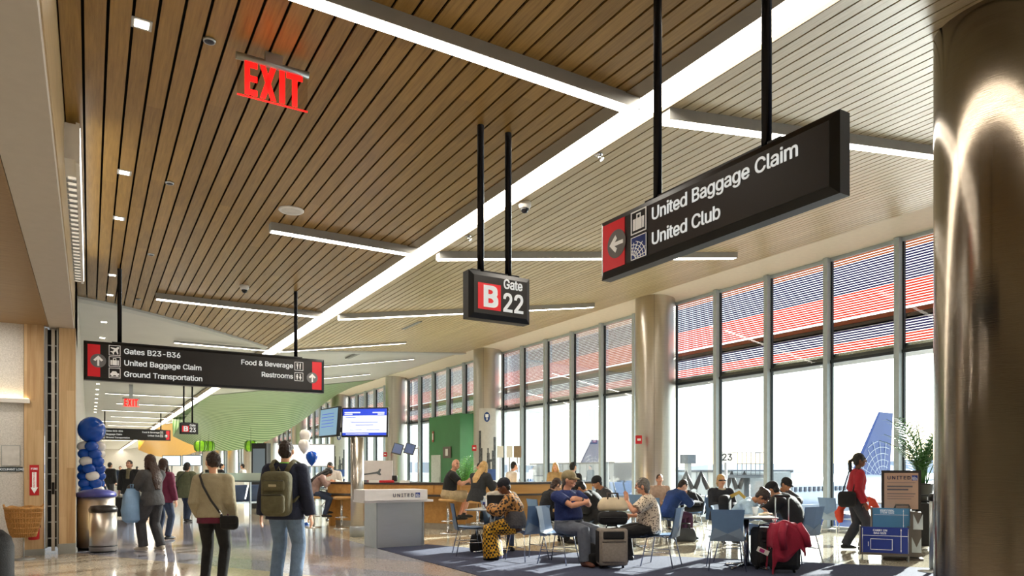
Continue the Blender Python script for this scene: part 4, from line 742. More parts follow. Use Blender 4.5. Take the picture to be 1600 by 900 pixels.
MB().lathe([(.14, .0), (.14, 2.1)], n=28, sx=1, sy=.8).build('pole', STEEL, t); MB().lathe([(.16, 0), (.16, .2), (.145, .22)], n=28, sx=1, sy=.8).build('base', ALU, t); MB().box(-.5, .55, -.03, .06, 2.2, 2.3).box(-.06, .06, -.06, .04, 2.05, 2.3).build('bracket', BLACKM, t)
def monitor(c, w, h, head, label, kind, tilt=0):
    t = thing('monitor', label, 'screen', c, heading(head)); t.rotation_euler = (math.radians(tilt), 0, heading(head))
    MB().rbox(-w / 2, w / 2, -.05, .02, -h / 2, h / 2, .012).build('case', BLACKP, t)
    # screen looks to local -Y
    T = frame_T((-w / 2 + .03, -.052, -h / 2 + .03), (1, 0, 0), (0, 0, 1)); sw, sh = w - .06, h - .06
    if kind == 'gate':
        put('screen', t, T, SCR, [('r', 0, 0, sw, sh)])
        put('header', t, up(T, .002), SCB, [('r', 0, sh * .74, sw, sh), ('r', 0, 0, sw, sh * .1)])
        put('chart', t, up(T, .002), SCL, [('r', sw * .14, sh * .3, sw * .92, sh * .58)])
        it = [('r', sw * .04, sh * .84, sw * .4, sh * .88), ('r', sw * .04, sh * .78, sw * .22, sh * .81), ('r', sw * .68, sh * .84, sw * .95, sh * .87), ('r', sw * .8, sh * .78, sw * .95, sh * .81), ('r', sw * .08, sh * .04, sw * .6, sh * .06)]
        put('text_line', t, up(T, .004), SCR, it)
        put('caption', t, up(T, .004), SCB, [('r', sw * .06, sh * .66, sw * .3, sh * .68), ('r', sw * .2, sh * .48, sw * .8, sh * .495), ('r', sw * .3, sh * .38, sw * .7, sh * .395), ('r', sw * .16, sh * .19, sw * .45, sh * .21), ('r', sw * .55, sh * .19, sw * .85, sh * .21)])
    else:
        put('screen', t, T, SCG, [('r', 0, 0, sw, sh)]); put('text_line', t, up(T, .002), SCB, [('r', sw * .1, sh * (.8 - .12 * i), sw * .8, sh * (.82 - .12 * i)) for i in range(5)])
    return t
c = at(571, 660, 14.3); monitor(c, .98, .6, 8, 'wide blue and white gate monitor on the steel post', 'gate', -4)
c = at(517, 660, 14.35); monitor(c, .9, .6, 52, 'greyish blue monitor turned sideways left of the gate monitor', 'grey', -4)
BARW = wood('bar_wood', 'B07E40', 'CF9E58', 0, None, 2, .4, 12); BART = M('bar_top', '3E3733', .3, 0, .1); PLINTH = M('plinth_grey', 'A39C90', .4, .3)
A0, A1, B1 = Vector((5.1, 17.5, 0)), Vector((7.3, 14.6, 0)), Vector((11.2, 14.6, 0))
t = thing('bar_counter', 'long angled wood fronted bar counter with dark top behind the podium', 'counter', A0)
def seg(name, mat, a, c, y0, y1, z0, z1, e0=0, e1=0):
    d = (c - a).normalized(); n = Vector((-d.y, d.x, 0)); T = Matrix((d, n, Vector((0, 0, 1)))).transposed().to_4x4(); T.translation = a - A0
    MB().box(e0, (c - a).length - e1, y0, y1, z0, z1, T).build(name, mat, t)
for a, c, e0, e1 in ((A0, A1, 0, -.06), (A1, B1, .0, 0)):
    seg('top', BART, a, c, 0, .62, 1.06, 1.11, e0, e1); seg('fascia', BARW, a, c, .02, .06, .83, 1.06, e0, e1); seg('front_panel', BARW, a, c, .28, .32, .14, .83, e0, e1); seg('plinth', PLINTH, a, c, .3, .34, 0, .14, e0, e1)
    seg('back_panel', BARW, a, c, .56, .6, 0, 1.06, e0, e1); seg('ledge', BART, a, c, .02, .3, .78, .83, e0, e1)
seg('end_panel', BARW, A0, A1, .06, .56, 0, 1.06, 0, (A1 - A0).length - .04); seg('end_panel', BARW, A1, B1, .06, .56, 0, 1.06, (B1 - A1).length - .04, 0)
d_ = (A1 - A0).normalized()
for k in range(2): seg('drawer_front', BARW, A0, A1, .0, .03, .86, 1.04, 2.55 + k * .5, (A1 - A0).length - 3.0 - k * .5)
def stool(p, label):
    t = thing('bar_stool', label, 'stool', p)
    MB().lathe([(.16, .7), (.2, .715), (.215, .74), (.2, .765), (.1, .77), (.002, .765)], n=28).build('seat', wood('stool_wood', 'B98A52', 'D4A868', 0, None, 2, .4, 14), t)
    MB().cyl((0, 0, .02), (0, 0, .71), .028, n=14).build('post', CHROME, t); MB().lathe([(.2, 0), (.2, .012), (.04, .03)], n=28).build('base', CHROME, t)
    MB().tube([(.15 * math.cos(a), .15 * math.sin(a), .27) for a in [2 * PI * k / 24 for k in range(25)]], .011, 6).cyl((-.15, 0, .27), (.15, 0, .27), .009, n=6).build('footrest', CHROME, t)
    return t
ST = [dep(490, 17.3), dep(534, 17.0), dep(700, 15.7), dep(746, 15.1)]
for p, l in zip(ST, ('wooden bar stool under the long haired woman by the post', 'empty wooden bar stool between seated woman and steel post', 'wooden bar stool under the bald man in black', 'wooden bar stool under the blond woman in dark coat')): stool(p, l)
# things on and around the counter
p = dep(596, 16.4); t = thing('display_board', 'pale board with a grey aeroplane picture standing on the counter', 'board', (p.x, p.y + .25, 1.11), heading(0))
MB().box(-.35, .35, -.02, .02, .06, .52).build('panel', M('board_pale', 'D9D3D2', .5, 0, .04), t); MB().box(-.2, .2, -.05, .08, 0, .06).build('foot', WHITE, t)
put('picture', t, frame_T((-.32, -.021, .15), (1, 0, 0), (0, 0, 1)), M('picture_grey', '5E6468', .5), [('p', [(0, .03), (.3, .06), (.38, .02), (.41, .04), (.38, .09), (.41, .17), (.37, .18), (.33, .12), (.26, .1), (0, .06)])])
p = dep(634, 17.4); t = thing('boarding_tablets', 'pair of tilted black tablet screens on a thin stand behind the counter', 'tablet stand', (p.x, p.y, 0), heading(0))
MB().cyl((.3, .1, 0), (.3, .1, 2.0), .02).tube([(.3, .1, 1.95), (-.1, .05, 1.93)], .015).lathe([(.18, 0), (.18, .02)], (.3, .1, 0)).build('pole', GREYP, t)
for x in (-.2, .1):
    T = Matrix.Translation((x, 0, 1.93)) @ Euler((math.radians(-22), math.radians(14), 0)).to_matrix().to_4x4()
    m = MB().box(-.125, .125, -.015, .015, -.14, .14, T); f = m.build('tablet', BLACKP, t); MB().box(-.105, .105, -.018, -.014, -.12, .12, T).build('screen', EM('tablet_blue', '2E4470', .35), f)
p = dep(622, 15.9); t = thing('paper_stand', 'small white card standing on the counter right of the board', 'card', (p.x + .3, p.y + .35, 1.11), heading(0)); MB().box(-.11, .11, -.01, .01, 0, .06).box(-.12, .12, -.05, .05, -.0, .005).build('card', WHITE, t)
p = dep(622, 16.2); t = thing('red_scanner', 'red and black desk scanner on the counter beside the aeroplane board', 'scanner', (p.x - .0, p.y + .5, 1.11), heading(0)); MB().rbox(-.25, .1, -.08, .08, 0, .06, .02).build('base', RED, t); MB().rbox(.05, .17, -.06, .06, .03, .17, .02).build('head', BLACKP, t)
# balloon bunch
p = dep(478, 17.9); t = thing('balloon_bunch', 'bunch of two white balloons and one blue balloon above the seated woman', 'balloons', (p.x, p.y, 0))
Lb = [(at(477, 681, 17.9), BAL_W), (at(475, 696, 17.8), BAL_W), (at(487, 715, 17.7), BAL_B)]
for c, mt in Lb:
    q = c - Vector((p.x, p.y, 0)); T = Matrix.Translation(q)
    MB().lathe([(.004, -.22), (.02, -.2), (.09, -.12), (.14, -.01), (.14, .07), (.09, .14), (.004, .165)], n=20, T=T).build('balloon', mt, t)
    MB().tube([q + Vector((0, 0, -.21)), (q.x * .4, q.y * .4, q.z * .55), (0, 0, .06)], .004, 5).build('string', WHITE, t)
MB().lathe([(.07, 0), (.07, .05), (.03, .08)]).build('weight', BAL_B, t)
# posters wrapped on columns
def poster(cx, cy, label):
    dx, dy = -cx, -cy; a0 = math.atan2(dy, dx); r = .585; W = .62
    t = thing('column_poster', label, 'poster', (cx, cy, 0))
    def patch(u0, u1, z0, z1, off): return lambda s, v: ((r + off) * math.cos(a0 + W * (u0 + (u1 - u0) * s)), (r + off) * math.sin(a0 + W * (u0 + (u1 - u0) * s)), z0 + (z1 - z0) * v)
    MB().grid(patch(-1, 1, 1.0, 3.9, 0), 14, 1).build('sheet', M('poster_sheet', 'D6D4D0', .5, 0, .05), t)
    MB().grid(patch(-1, 1, 1.0, 1.45, .006), 14, 1).build('band', M('poster_blue', '3F5A96', .5), t)
    m = MB()
    for u0, u1, z0, z1 in ((-1, -.55, 1.45, 2.3), (-1, -.7, 2.3, 3.0), (.5, 1, 1.45, 2.2), (.7, 1, 2.2, 2.75), (-.15, .35, 1.45, 1.75), (-.05, .25, 1.75, 2.1), (0, .15, 2.1, 2.3), (.2, .5, 1.75, 1.85)): m.grid(patch(u0, u1, z0, z1, .006), 4, 1)
    m.build('picture', M('poster_dark', '5A5C5E', .6, 0, .5, 14), t)
    m = MB(); n = 24; P = [(r + .008, 0)]
    ring = []
    for k in range(n): ring.append((-.05 + .34 * math.cos(2 * PI * k / n), 3.55 + .2 * math.sin(2 * PI * k / n)))
    b = len(m.v); m.v += [Vector(((r + .008) * math.cos(a0 + W * u), (r + .008) * math.sin(a0 + W * u), z)) for u, z in ring]; m.face(range(b, b + n)); m.build('emblem', M('emblem_blue', '2C4E93', .5), t)
    m = MB()
    for u0, u1, z0, z1 in ((-.1, .0, 3.42, 3.56), (-.22, .12, 3.54, 3.66)): m.grid(patch(u0, u1, z0, z1, .012), 3, 1)
    m.build('emblem_tree', LET, t)
poster(14.0, 25.3, 'tall grey picture poster with round blue emblem wrapped on a column')
poster(14.0, 45.3, 'darker distant picture poster on a column left of the gate monitors')
# green gate wall with door
g = struct('wall_green', MB().box(13.6, 14.45, 27.0, 30.2, 0, 3.84), M('green_panel', '3F7F4B', .45, 0, .05, 2))
struct('door_1', MB().box(13.57, 13.62, 28.9, 29.9, .0, 2.1).box(13.55, 13.6, 28.95, 29.0, .9, 1.1), M('door_pale', 'C9CDC6', .5))
t = thing('wall_notice', 'small brown framed notice on the green gate wall', 'notice', (13.58, 28.2, 1.95)); MB().box(-.03, .0, -.4, .4, 0, .5).build('frame', M('notice_brown', '6E5F58', .5), t); MB().box(-.04, -.03, -.12, .12, .1, .4).build('sheet', WHITE, t)
t = thing('exit_notice', 'thin red vertical sign high on the green gate wall', 'sign', (13.58, 29.7, 2.7)); MB().box(-.02, 0, -.08, .08, 0, .5).build('plate', M('dull_red', 'A85A4A', .5), t); MB().box(-.025, -.02, -.05, .05, .1, .4).build('legend', WHITE, t)
for (u, v, d, l) in ((998, 687, 19.7, 'red fire alarm box on the round column right of the gate 22 sign'), (741, 700, 28.2, 'red fire alarm box on the poster column'), (602, 710, 36.6, 'red fire alarm box on the column behind the display board')):
    c = at(u, v, d); t = thing('fire_alarm', l, 'alarm', c, heading(0)); MB().rbox(-.09, .09, -.05, .05, -.12, .12, .02).build('box', RED, t); MB().box(-.05, .05, -.056, -.05, -.03, .03).build('pull', WHITE, t)
p = dep(797, 24.5); t = thing('window_notices', 'row of three small white notice panels on posts by the window', 'notice', (p.x, p.y, 0), heading(0))
for x, w_, mt in ((-.34, .22, WHITE), (-.02, .2, WHITE), (.26, .26, M('notice_tan', '8E7A62', .5))):
    MB().box(x - w_ / 2, x + w_ / 2, -.02, .02, 1.85, 2.25).build('panel', mt, t); MB().cyl((x, 0, 0), (x, 0, 1.85), .02).build('post', GREYP, t)
# plants
LEAF = M('leaf_green', '5E9A35', .5, 0, .3, 6); LEAFD = M('leaf_dark', '3E6E30', .5, 0, .3, 6); POT = M('pot_dark', '2A2826', .4)
def leaf_blade(m, a, c, w):
    a, c = Vector(a), Vector(c); d = (c - a); n = d.cross(Vector((0, 0, 1))); n = n.normalized() * w if n.length > 1e-5 else Vector((w, 0, 0)); q = a + d * .45
    b = len(m.v); m.v += [a, q + n, c, q - n]; m.face((b, b + 1, b + 2, b + 3))
def palm(p, label, h0, h1, spread, mat, nf, rng):
    t = thing('potted_palm', label, 'plant', p)
    MB().lathe([(.15, 0), (.2, .38), (.22, .4), (.2, .41)], n=20).build('pot', POT, t)
    m = MB(); s = MB()
    for i in range(nf):
        a = rng.uniform(0, 2 * PI); rr = spread * rng.uniform(.35, 1); zt = rng.uniform(h0, h1); base = Vector((rng.uniform(-.08, .08), rng.uniform(-.08, .08), .4)); P = []
        for k in range(9):
            q = k / 8; P.append(base + Vector((math.cos(a) * rr * q ** 1.6, math.sin(a) * rr * q ** 1.6, (zt - .4) * (q * 1.25 - .3 * q ** 3))))
        s.tube(P, [.012 - .001 * k for k in range(9)], 4)
        for k in range(3, 9):
            for sg in (-1, 1):
                d = (P[k] - P[k - 1]).normalized(); sd = d.cross(Vector((0, 0, 1))); sd = sd.normalized() if sd.length > 1e-4 else Vector((1, 0, 0))
                for e in (0, .5):
                    o = P[k - 1].lerp(P[k], e); ln = .26 * (1 - .5 * abs(k - 5) / 4); leaf_blade(m, o, o + (d * .55 + sd * sg * .8 + Vector((0, 0, -.15))) * ln, .02)
    s.build('stem', LEAFD, t); m.build('foliage', mat, t); return t
rng = random.Random(3)
palm(dep(725, 21.5), 'bright green bamboo palm in front of the green gate wall', 1.3, 1.95, .5, LEAF, 34, rng)
t = palm(Vector((13.35, 7.35, .75)), 'dark green palm in a raised pot beside the big near column', 1.1, 1.75, .85, LEAFD, 40, rng)
MB().lathe([(.14, -.75), (.1, -.7), (.1, -.05), (.2, 0)], n=18).build('pedestal', POT, t)
# ------------------------------------------------------------------ seats and tables
SH_B = M('shell_blue', '6E8DB3', .4, 0, .04); SH_U = M('shell_facet', '8FA3B8', .4, 0, .04)
def chair_parts(t):
    # local +Y is where a sitter looks; seat centre over the origin
    m = MB()
    def seat(s, v):
        x = (s - .5) * (.43 + .03 * v); y = -.2 + .44 * v; z = .452 + .02 * (abs(s - .5) * 2) ** 2 - (.03 * max(0, v - .75) / .25) + .008 * math.cos(v * 6); return (x, y, z)
    m.grid(seat, 8, 8); m.grid(lambda s, v: (seat(1 - s, v)[0], seat(s, v)[1], seat(s, v)[2] - .018), 8, 8); m.build('seat', SH_B, t)
    # back: faceted panel, lower V in a lighter plane
    def prof(z): q = (z - .42) / .44; return (.235 - .03 * math.sin(PI * q) if q < .5 else .205 + .02 * (q - .5) * 2)
    Z = [.42, .5, .58, .66, .76, .86]; Y = [-.2, -.235, -.25, -.262, -.28, -.3]
    m = MB(); b = 0
    for off in (0, -.016):
        b = len(m.v)
        for z, y in zip(Z, Y):
            for s_ in (-1, -.5, 0, .5, 1): m.v.append(Vector((s_ * prof(z), y + off + .02 * abs(s_), z)))
        for i in range(5):
            for j in range(4):
                q = (b + i * 5 + j, b + i * 5 + j + 1, b + (i + 1) * 5 + j + 1, b + (i + 1) * 5 + j); m.face(q if off == 0 else q[::-1], False)
    m.build('backrest', SH_B, t)
    m = MB(); w0, w1 = prof(.43), prof(.6)
    for sx in (1, -1):
        m.quad((0, -.275, .53), (sx * w1 * .98, -.25, .62), (sx * w0 * .98, -.222, .43), (0, -.235, .425))
    m.build('lower_facet', SH_U, t)
    for sx in (-1, 1):
        for sy, yy in ((-1, -.2), (1, .18)):
            MB().tube([(sx * .17, yy * .35, .44), (sx * .2, yy * .8, .42), (sx * .25, yy * 1.25, .0)], .009, 8).build('leg', CHROME, t)
        MB().tube([(sx * .222, -.21, .22), (sx * .222, .19, .22)], .007, 6).build('stretcher', CHROME, t)
    return t
CH0 = []
def chair(u, d, t_, label):
    p = dep(u, d)
    if not CH0: t = chair_parts(thing('shell_chair', label, 'chair', p, heading(t_))); CH0.append(t); return t
    return copy_tree(CH0[0], p, heading(t_), label)
chair(733, 11.7, 78, 'grey blue shell chair seen side on at far left of the seating')
chair(823, 11.0, -40, 'blue shell chair behind the woman in the plaid skirt')
chair(1032, 10.35, -62, 'blue shell chair under the woman in spotted blouse')
chair(1134, 9.95, 12, 'blue grey shell chair with its back turned, nearest the round table post')
chair(1247, 10.7, -32, 'shell chair holding the man in black cap, right of the red coat')
chair(874, 10.6, 118, 'blue shell chair under the man with crossed arms')
chair(1309, 14.0, 70, 'pale blue shell chair by the window left of the walking woman in red')
chair(1082, 15.6, -75, 'small blue shell chair beyond the boy in the blue jacket')
chair(1008, 15.8, 60, 'small blue shell chair half hidden behind the spotted blouse')
chair(1040, 14.1, 70, 'shell chair under the boy in blue jacket')
chair(852, 13.4, 66, 'shell chair under the dark suited woman left of the capped man')
chair(944, 13.3, -75, 'shell chair under the man in black jacket behind the cream handbag')
chair(782, 12.6, 110, 'shell chair under the man with the laptop')
TOPM = M('table_top', 'C3C6C8', .3, .1, .05); GLT = M('table_edge', '8C9296', .4, .4)
TB0 = []
def table(u, d, label, r=.38, rz=0):
    p = dep(u, d)
    if TB0: return copy_tree(TB0[0], p, rz, label)
    t = thing('cafe_table', label, 'table', p, rz); TB0.append(t)
    MB().rbox(-r, r, -r, r, .725, .75, .012).build('tabletop', TOPM, t); MB().rbox(-r - .004, r + .004, -r - .004, r + .004, .731, .744, .006).build('edge_band', GLT, t)
    MB().cyl((0, 0, .03), (0, 0, .72), .04, n=20).build('post', M('post_chrome', 'C6C9CB', .2, 1), t)
    for k in range(4):
        a = k * PI / 2 + PI / 4; MB().tube([(.03 * math.cos(a), .03 * math.sin(a), .06), (.3 * math.cos(a), .3 * math.sin(a), .025), (.36 * math.cos(a), .36 * math.sin(a), .02)], [.024, .018, .016], 8).build('foot', CHROME, t)
    MB().box(-.15, .15, -.15, .15, .71, .725).build('plate', BLACKM, t); return t
table(1166, 10.1, 'cafe table with chrome post in front of the leaning woman', .36, heading(8))
table(1210, 13.0, 'cafe table the two capped men lean on', .36, heading(0))
table(770, 12.0, 'cafe table under the open laptop', .36, heading(20))
table(1066, 15.0, 'cafe table in front of the boy in the blue jacket', .36, heading(4))
table(1086, 18.2, 'pale cafe table by the window behind the boy', .36, heading(0))
table(990, 12.6, 'cafe table behind the cream handbag', .36, heading(5))
table(1385, 14.6, 'cafe table by the window behind the bag sizer', .36, heading(10))
# on the tables
def TP(u, d, z=.751): p = dep(u, d); return Vector((p.x, p.y, z))
t = thing('laptop', 'open laptop with dark lid turned to the camera on the cafe table', 'laptop', TP(779, 11.95), heading(-172))
MB().rbox(-.17, .17, -.12, .12, 0, .018, .008).build('base', M('laptop_grey', '8A8C8E', .4, .6), t)
MB().rbox(-.17, .17, .115, .13, .015, .245, .007, Matrix.Translation((0, .12, .01)) @ Matrix.Rotation(math.radians(-14), 4, 'X') @ Matrix.Translation((0, -.12, -.01))).build('lid', BLACKP, t)
t = thing('water_bottle', 'small clear water bottle beside the laptop', 'bottle', TP(757, 11.8))
MB().lathe([(.03, 0), (.033, .03), (.033, .13), (.014, .18), (.014, .2)], n=18).build('bottle', M('bottle_pale', 'C9D6DE', .1), t); MB().lathe([(.016, .2), (.016, .22)], n=14).build('cap', WHITE, t); MB().lathe([(.0335, .07), (.0335, .12)], n=18, cap0=False, cap1=False).build('label_band', SBLUE, t)
t = thing('paper_cup', 'white paper cup on the table before the leaning woman', 'cup', TP(1180, 10.15))
MB().lathe([(.03, 0), (.043, .11), (.045, .115)], n=20).build('cup', WHITE, t); MB().lathe([(.047, .108), (.047, .118), (.04, .124)], n=20).build('lid', WHITE, t)
t = thing('sandwich_paper', 'crumpled food wrapper lying on the table beside the paper cup', 'wrapper', TP(1196, 10.2)); MB().rbox(-.1, .1, -.05, .05, 0, .03, .012).build('wrapper', M('wrapper_tan', 'D9C9AE', .7, 0, .2, 30, .5), t); MB().rbox(-.03, .05, -.03, .03, .028, .045, .008).build('bun', M('bun', 'BB8A4E', .7), t)
t = thing('phone', 'dark object lying on the window side table', 'phone', TP(1086, 18.1)); MB().rbox(-.14, .14, -.08, .08, 0, .05, .02).build('case', BLACKP, t); MB().box(-.1, .1, -.05, .05, .05, .053).build('screen', BLACKM, t)
# ------------------------------------------------------------------ luggage
def trolley(p, rz, label, w, d, h, mat, trim, ext=.0, pocket=True):
    t = thing('suitcase', label, 'suitcase', p, rz)
    MB().rbox(-w / 2, w / 2, -d / 2, d / 2, .05, h, .045).build('body', mat, t)
    if pocket:
        MB().rbox(-w * .4, w * .4, -d / 2 - .03, -d / 2 + .04, .1, h * .68, .03).build('pocket', mat, t); MB().rbox(-w * .36, w * .36, -d / 2 - .02, -d / 2 + .04, h * .74, h * .93, .02).build('top_pocket', trim, t)
        MB().tube([(-w * .4, -d / 2 - .032, h * .68), (w * .4, -d / 2 - .032, h * .68)], .006, 6).build('zip', trim, t)
    for sx in (-1, 1):
        MB().cyl((sx * w * .38 - .012, 0, .03), (sx * w * .38 + .012, 0, .03), .03, n=14).cyl((sx * w * .38, 0, .03), (sx * w * .38, 0, .07), .015).build('wheel', BLACKP, t)
        MB().box(sx * (w / 2 - .004), sx * (w / 2 + .004), -d / 2 + .02, d / 2 - .02, .1, h - .04).build('side_trim', trim, t)
    MB().tube([(-.08, 0, h - .01), (-.07, 0, h + .03), (.07, 0, h + .03), (.08, 0, h - .01)], .012, 7).build('handle', trim, t)
    if ext:
        for sx in (-1, 1): MB().cyl((sx * .09, d / 2 - .03, h - .02), (sx * .09, d / 2 - .03, h + ext), .008, n=8).build('telescope_tube', ALU, t)
        MB().rbox(-.11, .11, d / 2 - .05, d / 2 - .01, h + ext - .01, h + ext + .025, .012).build('grip', BLACKP, t)
    return t
TAUPE = M('case_taupe', '8D847C', .8, 0, .12, 30, .2, 100); CASEB = M('case_black', '1D1C1E', .75, 0, .2, 30, .3, 100)
trolley(dep(956, 10.05), heading(-4), 'taupe cloth suitcase with black trim standing before the spotted blouse woman', .42, .27, .58, TAUPE, BLACKCLOTH, .3)
p = dep(957, 10.05); t = thing('soft_bag', 'black soft bag resting on the taupe suitcase', 'bag', (p.x, p.y, .625), heading(-4)); MB().rbox(-.21, .21, -.12, .1, 0, .19, .07).build('body', BLACKCLOTH, t); MB().tube([(-.2, -.125, .11), (.2, -.125, .11)], .006, 6).build('zip', BLACKP, t)
CREAM = M('bag_cream', 'D3C2A4', .55, 0, .06)
p = dep(957, 10.15); t = thing('handbag', 'cream leather handbag with two dark handles on top of the luggage', 'bag', (p.x, p.y, .82), heading(-2)); m = MB()
m.rings([[Vector((sx * w_, sy * d_, z)) for sx, sy in ((-1, -1), (-.5, -1.15), (.5, -1.15), (1, -1), (1, 1), (.5, 1.15), (-.5, 1.15), (-1, 1))] for w_, d_, z in ((.19, .08, 0), (.21, .09, .04), (.2, .08, .1), (.16, .05, .17), (.13, .03, .19))]); m.build('body', CREAM, t)
for sy in (-1, 1): MB().tube([(-.08, sy * .05, .15), (-.07, sy * .05, .25), (.07, sy * .05, .25), (.08, sy * .05, .15)], .011, 7).build('handle', M('bag_dark', '3A2E28', .5), t)
p = dep(922, 10.3); t = thing('backpack', 'dark backpack on the floor left of the taupe suitcase', 'backpack', p, heading(-20)); MB().rbox(-.15, .15, -.1, .1, 0, .34, .07).build('body', BLACKCLOTH, t); MB().rbox(-.11, .11, -.15, -.07, .03, .2, .04).build('pocket', BLACKCLOTH, t); MB().tube([(-.03, .02, .33), (0, .02, .39), (.03, .02, .33)], .01, 6).build('loop', BLACKP, t)
trolley(dep(1194, 9.95), heading(-8), 'black suitcase with pink luggage tag beside the chrome table post', .3, .24, .6, CASEB, BLACKCLOTH)
c_ = trolley(dep(1225, 9.62), heading(4), 'black suitcase with raised handle under the red coat', .36, .24, .62, CASEB, BLACKCLOTH, .42)
p = dep(1192, 9.6); t = thing('luggage_tag', 'white and pink airline tag hanging low on the black suitcase', 'tag', (p.x, p.y, .3), heading(0)); T = Matrix.Rotation(math.radians(25), 4, 'Y'); MB().box(-.085, .085, -.006, 0, -.035, .035, T).build('paper', WHITE, t); MB().box(-.05, .02, -.009, -.005, -.022, .022, T).build('stripe', M('tag_pink', 'C8368A', .5), t); MB().tube([(.1, 0, .03), (.13, .03, .16)], .004, 5).build('string', WHITE, t)
# red coat draped over the case
REDC = M('coat_red', '9A1B38', .8, 0, .15, 12, .4, 30)
p = dep(1225, 9.62); t = thing('coat', 'dark red coat draped over the black suitcase', 'coat', (p.x, p.y, 0), heading(4)); m = MB()
def drape(s, v):
    x = -.26 + .56 * s; y = -.24 + .44 * v; top = .665
    ex = max(0, abs(x - .0) - .15); ey = max(0, abs(y) - .1); hang = (ex * 2.0 + ey * 2.4) * (1.0 + .5 * math.sin(s * 3 + 1)); xx = max(-.2, min(.23, x)) + .015 * math.sin(9 * v + 4 * s)
    yy = max(-.175, min(.15, y * 1.5)) + .015 * math.sin(14 * s); return (xx + (.1 * ex if x > 0 else 0), yy * (1 + .3 * ey), top - hang + .018 * math.sin(11 * s) * math.cos(9 * v) + .05 * math.exp(-((s - .45) ** 2 + (v - .4) ** 2) / .05))
m.grid(drape, 26, 22); co = m.build('cloth', REDC, t); md = co.modifiers.new('thick', 'SOLIDIFY'); md.thickness = .02
MB().tube([(-.05, -.16, .68), (-.1, -.23, .55), (-.07, -.23, .34)], [.055, .05, .045], 10).build('sleeve', REDC, t); MB().tube([(.14, -.15, .68), (.22, -.22, .52), (.25, -.22, .38)], [.05, .05, .045], 10).build('sleeve', REDC, t)
def tote(p, rz, label, w, d, h, mat, handles=True):
    t = thing('tote_bag', label, 'bag', p, rz); m = MB()
    m.rings([[Vector((sx * w / 2 * k, sy * d / 2 * k2, z)) for sx, sy in ((-1, -.8), (-.8, -1), (.8, -1), (1, -.8), (1, .8), (.8, 1), (-.8, 1), (-1, .8))] for k, k2, z in ((.9, .9, 0), (1, 1, .04), (1.02, 1, h * .5), (.92, .7, h * .9), (.85, .4, h))]); m.build('body', mat, t)
    if handles:
        for sy in (-1, 1): MB().tube([(-w * .22, sy * d * .2, h * .95), (-w * .18, sy * d * .3, h * 1.35), (w * .18, sy * d * .3, h * 1.35), (w * .22, sy * d * .2, h * .95)], .012, 7).build('handle', BLACKP, t)
    return t
tote(dep(1070, 13.9), heading(0), 'dark grey bag on the floor under the table of the boy in blue', .4, .24, .26, M('bag_grey', '3F4246', .6))
tote(dep(751, 12.1), heading(10), 'black bag on the floor under the laptop table', .34, .24, .3, BLACKCLOTH)
tote(dep(772, 11.15), heading(-15), 'lavender bag on the floor beside the plaid skirt', .24, .2, .3, M('bag_lavender', 'A6A2C2', .6), False)
trolley(dep(1444, 12.6), heading(10), 'tall black suitcase standing between bag sizer and near column', .34, .26, .82, CASEB, BLACKCLOTH, .12, False)
trolley(dep(188, 20.6), heading(160), 'black wheeled suitcase beside the man in the black jacket', .36, .26, .62, CASEB, BLACKCLOTH, .35)
# stanchion and bag sizer
p = dep(1456, 9.7); t = thing('stanchion', 'thin grey metal post beside the big near column', 'post', p); MB().cyl((0, 0, .03), (0, 0, 1.06), .032, n=18).build('pole', ALU, t); MB().lathe([(.17, 0), (.17, .015), (.05, .04)], n=26).build('base', ALU, t); MB().lathe([(.036, .98), (.04, 1.0), (.04, 1.06), (.02, 1.08)], n=18).build('cap', BLACKM, t)
p = dep(1408, 11.3); t = thing('bag_sizer', 'dark framed airline bag size stand with light blue and dark blue panels', 'bag sizer', p, heading(24)); TAU = M('sizer_taupe', '6A625C', .5, .2, .05); DKF = M('sizer_frame', '3A3634', .45, .4)
MB().box(-.28, .28, .0, .03, .78, 1.4).box(.2, .28, 0, .03, 0, .8).box(-.28, .28, .0, .04, .05, .35).build('frame', DKF, t)
MB().box(-.24, .24, -.006, .0, .78, 1.36).build('poster', M('sizer_poster', 'C9A893', .4, 0, .05, 1), t)
T = frame_T((-.2, -.007, 1.24), (1, 0, 0), (0, 0, 1)); put('lettering', t, T, NAVY, [('t', 'UNITED', 0, .015, .075, .014, 1.25)]); put('emblem_square', t, T, SBLUE, [('r', .35, .0, .43, .08)]); put('emblem', t, up(T), LET, ic_globe(.35, 0, .08))
GT = M('grey_text', '6E6A72', .5); put('text_line', t, frame_T((-.2, -.007, .8), (1, 0, 0), (0, 0, 1)), GT, [('r', 0, .4, .4, .408), ('r', 0, .33, .36, .355), ('r', 0, .28, .3, .305), ('r', 0, .22, .4, .232), ('r', 0, .18, .38, .187), ('r', 0, .14, .34, .147)])
MB().box(-.28, .28, -.32, .0, .0, .03).box(.1, .25, -.3, .0, .05, .75).build('body', TAU, t)
MB().tube([(-.1, -.06, .78), (-.08, -.06, .85), (.1, -.06, .85), (.12, -.06, .78)], .016, 7).build('bag_handle', TAU, t)
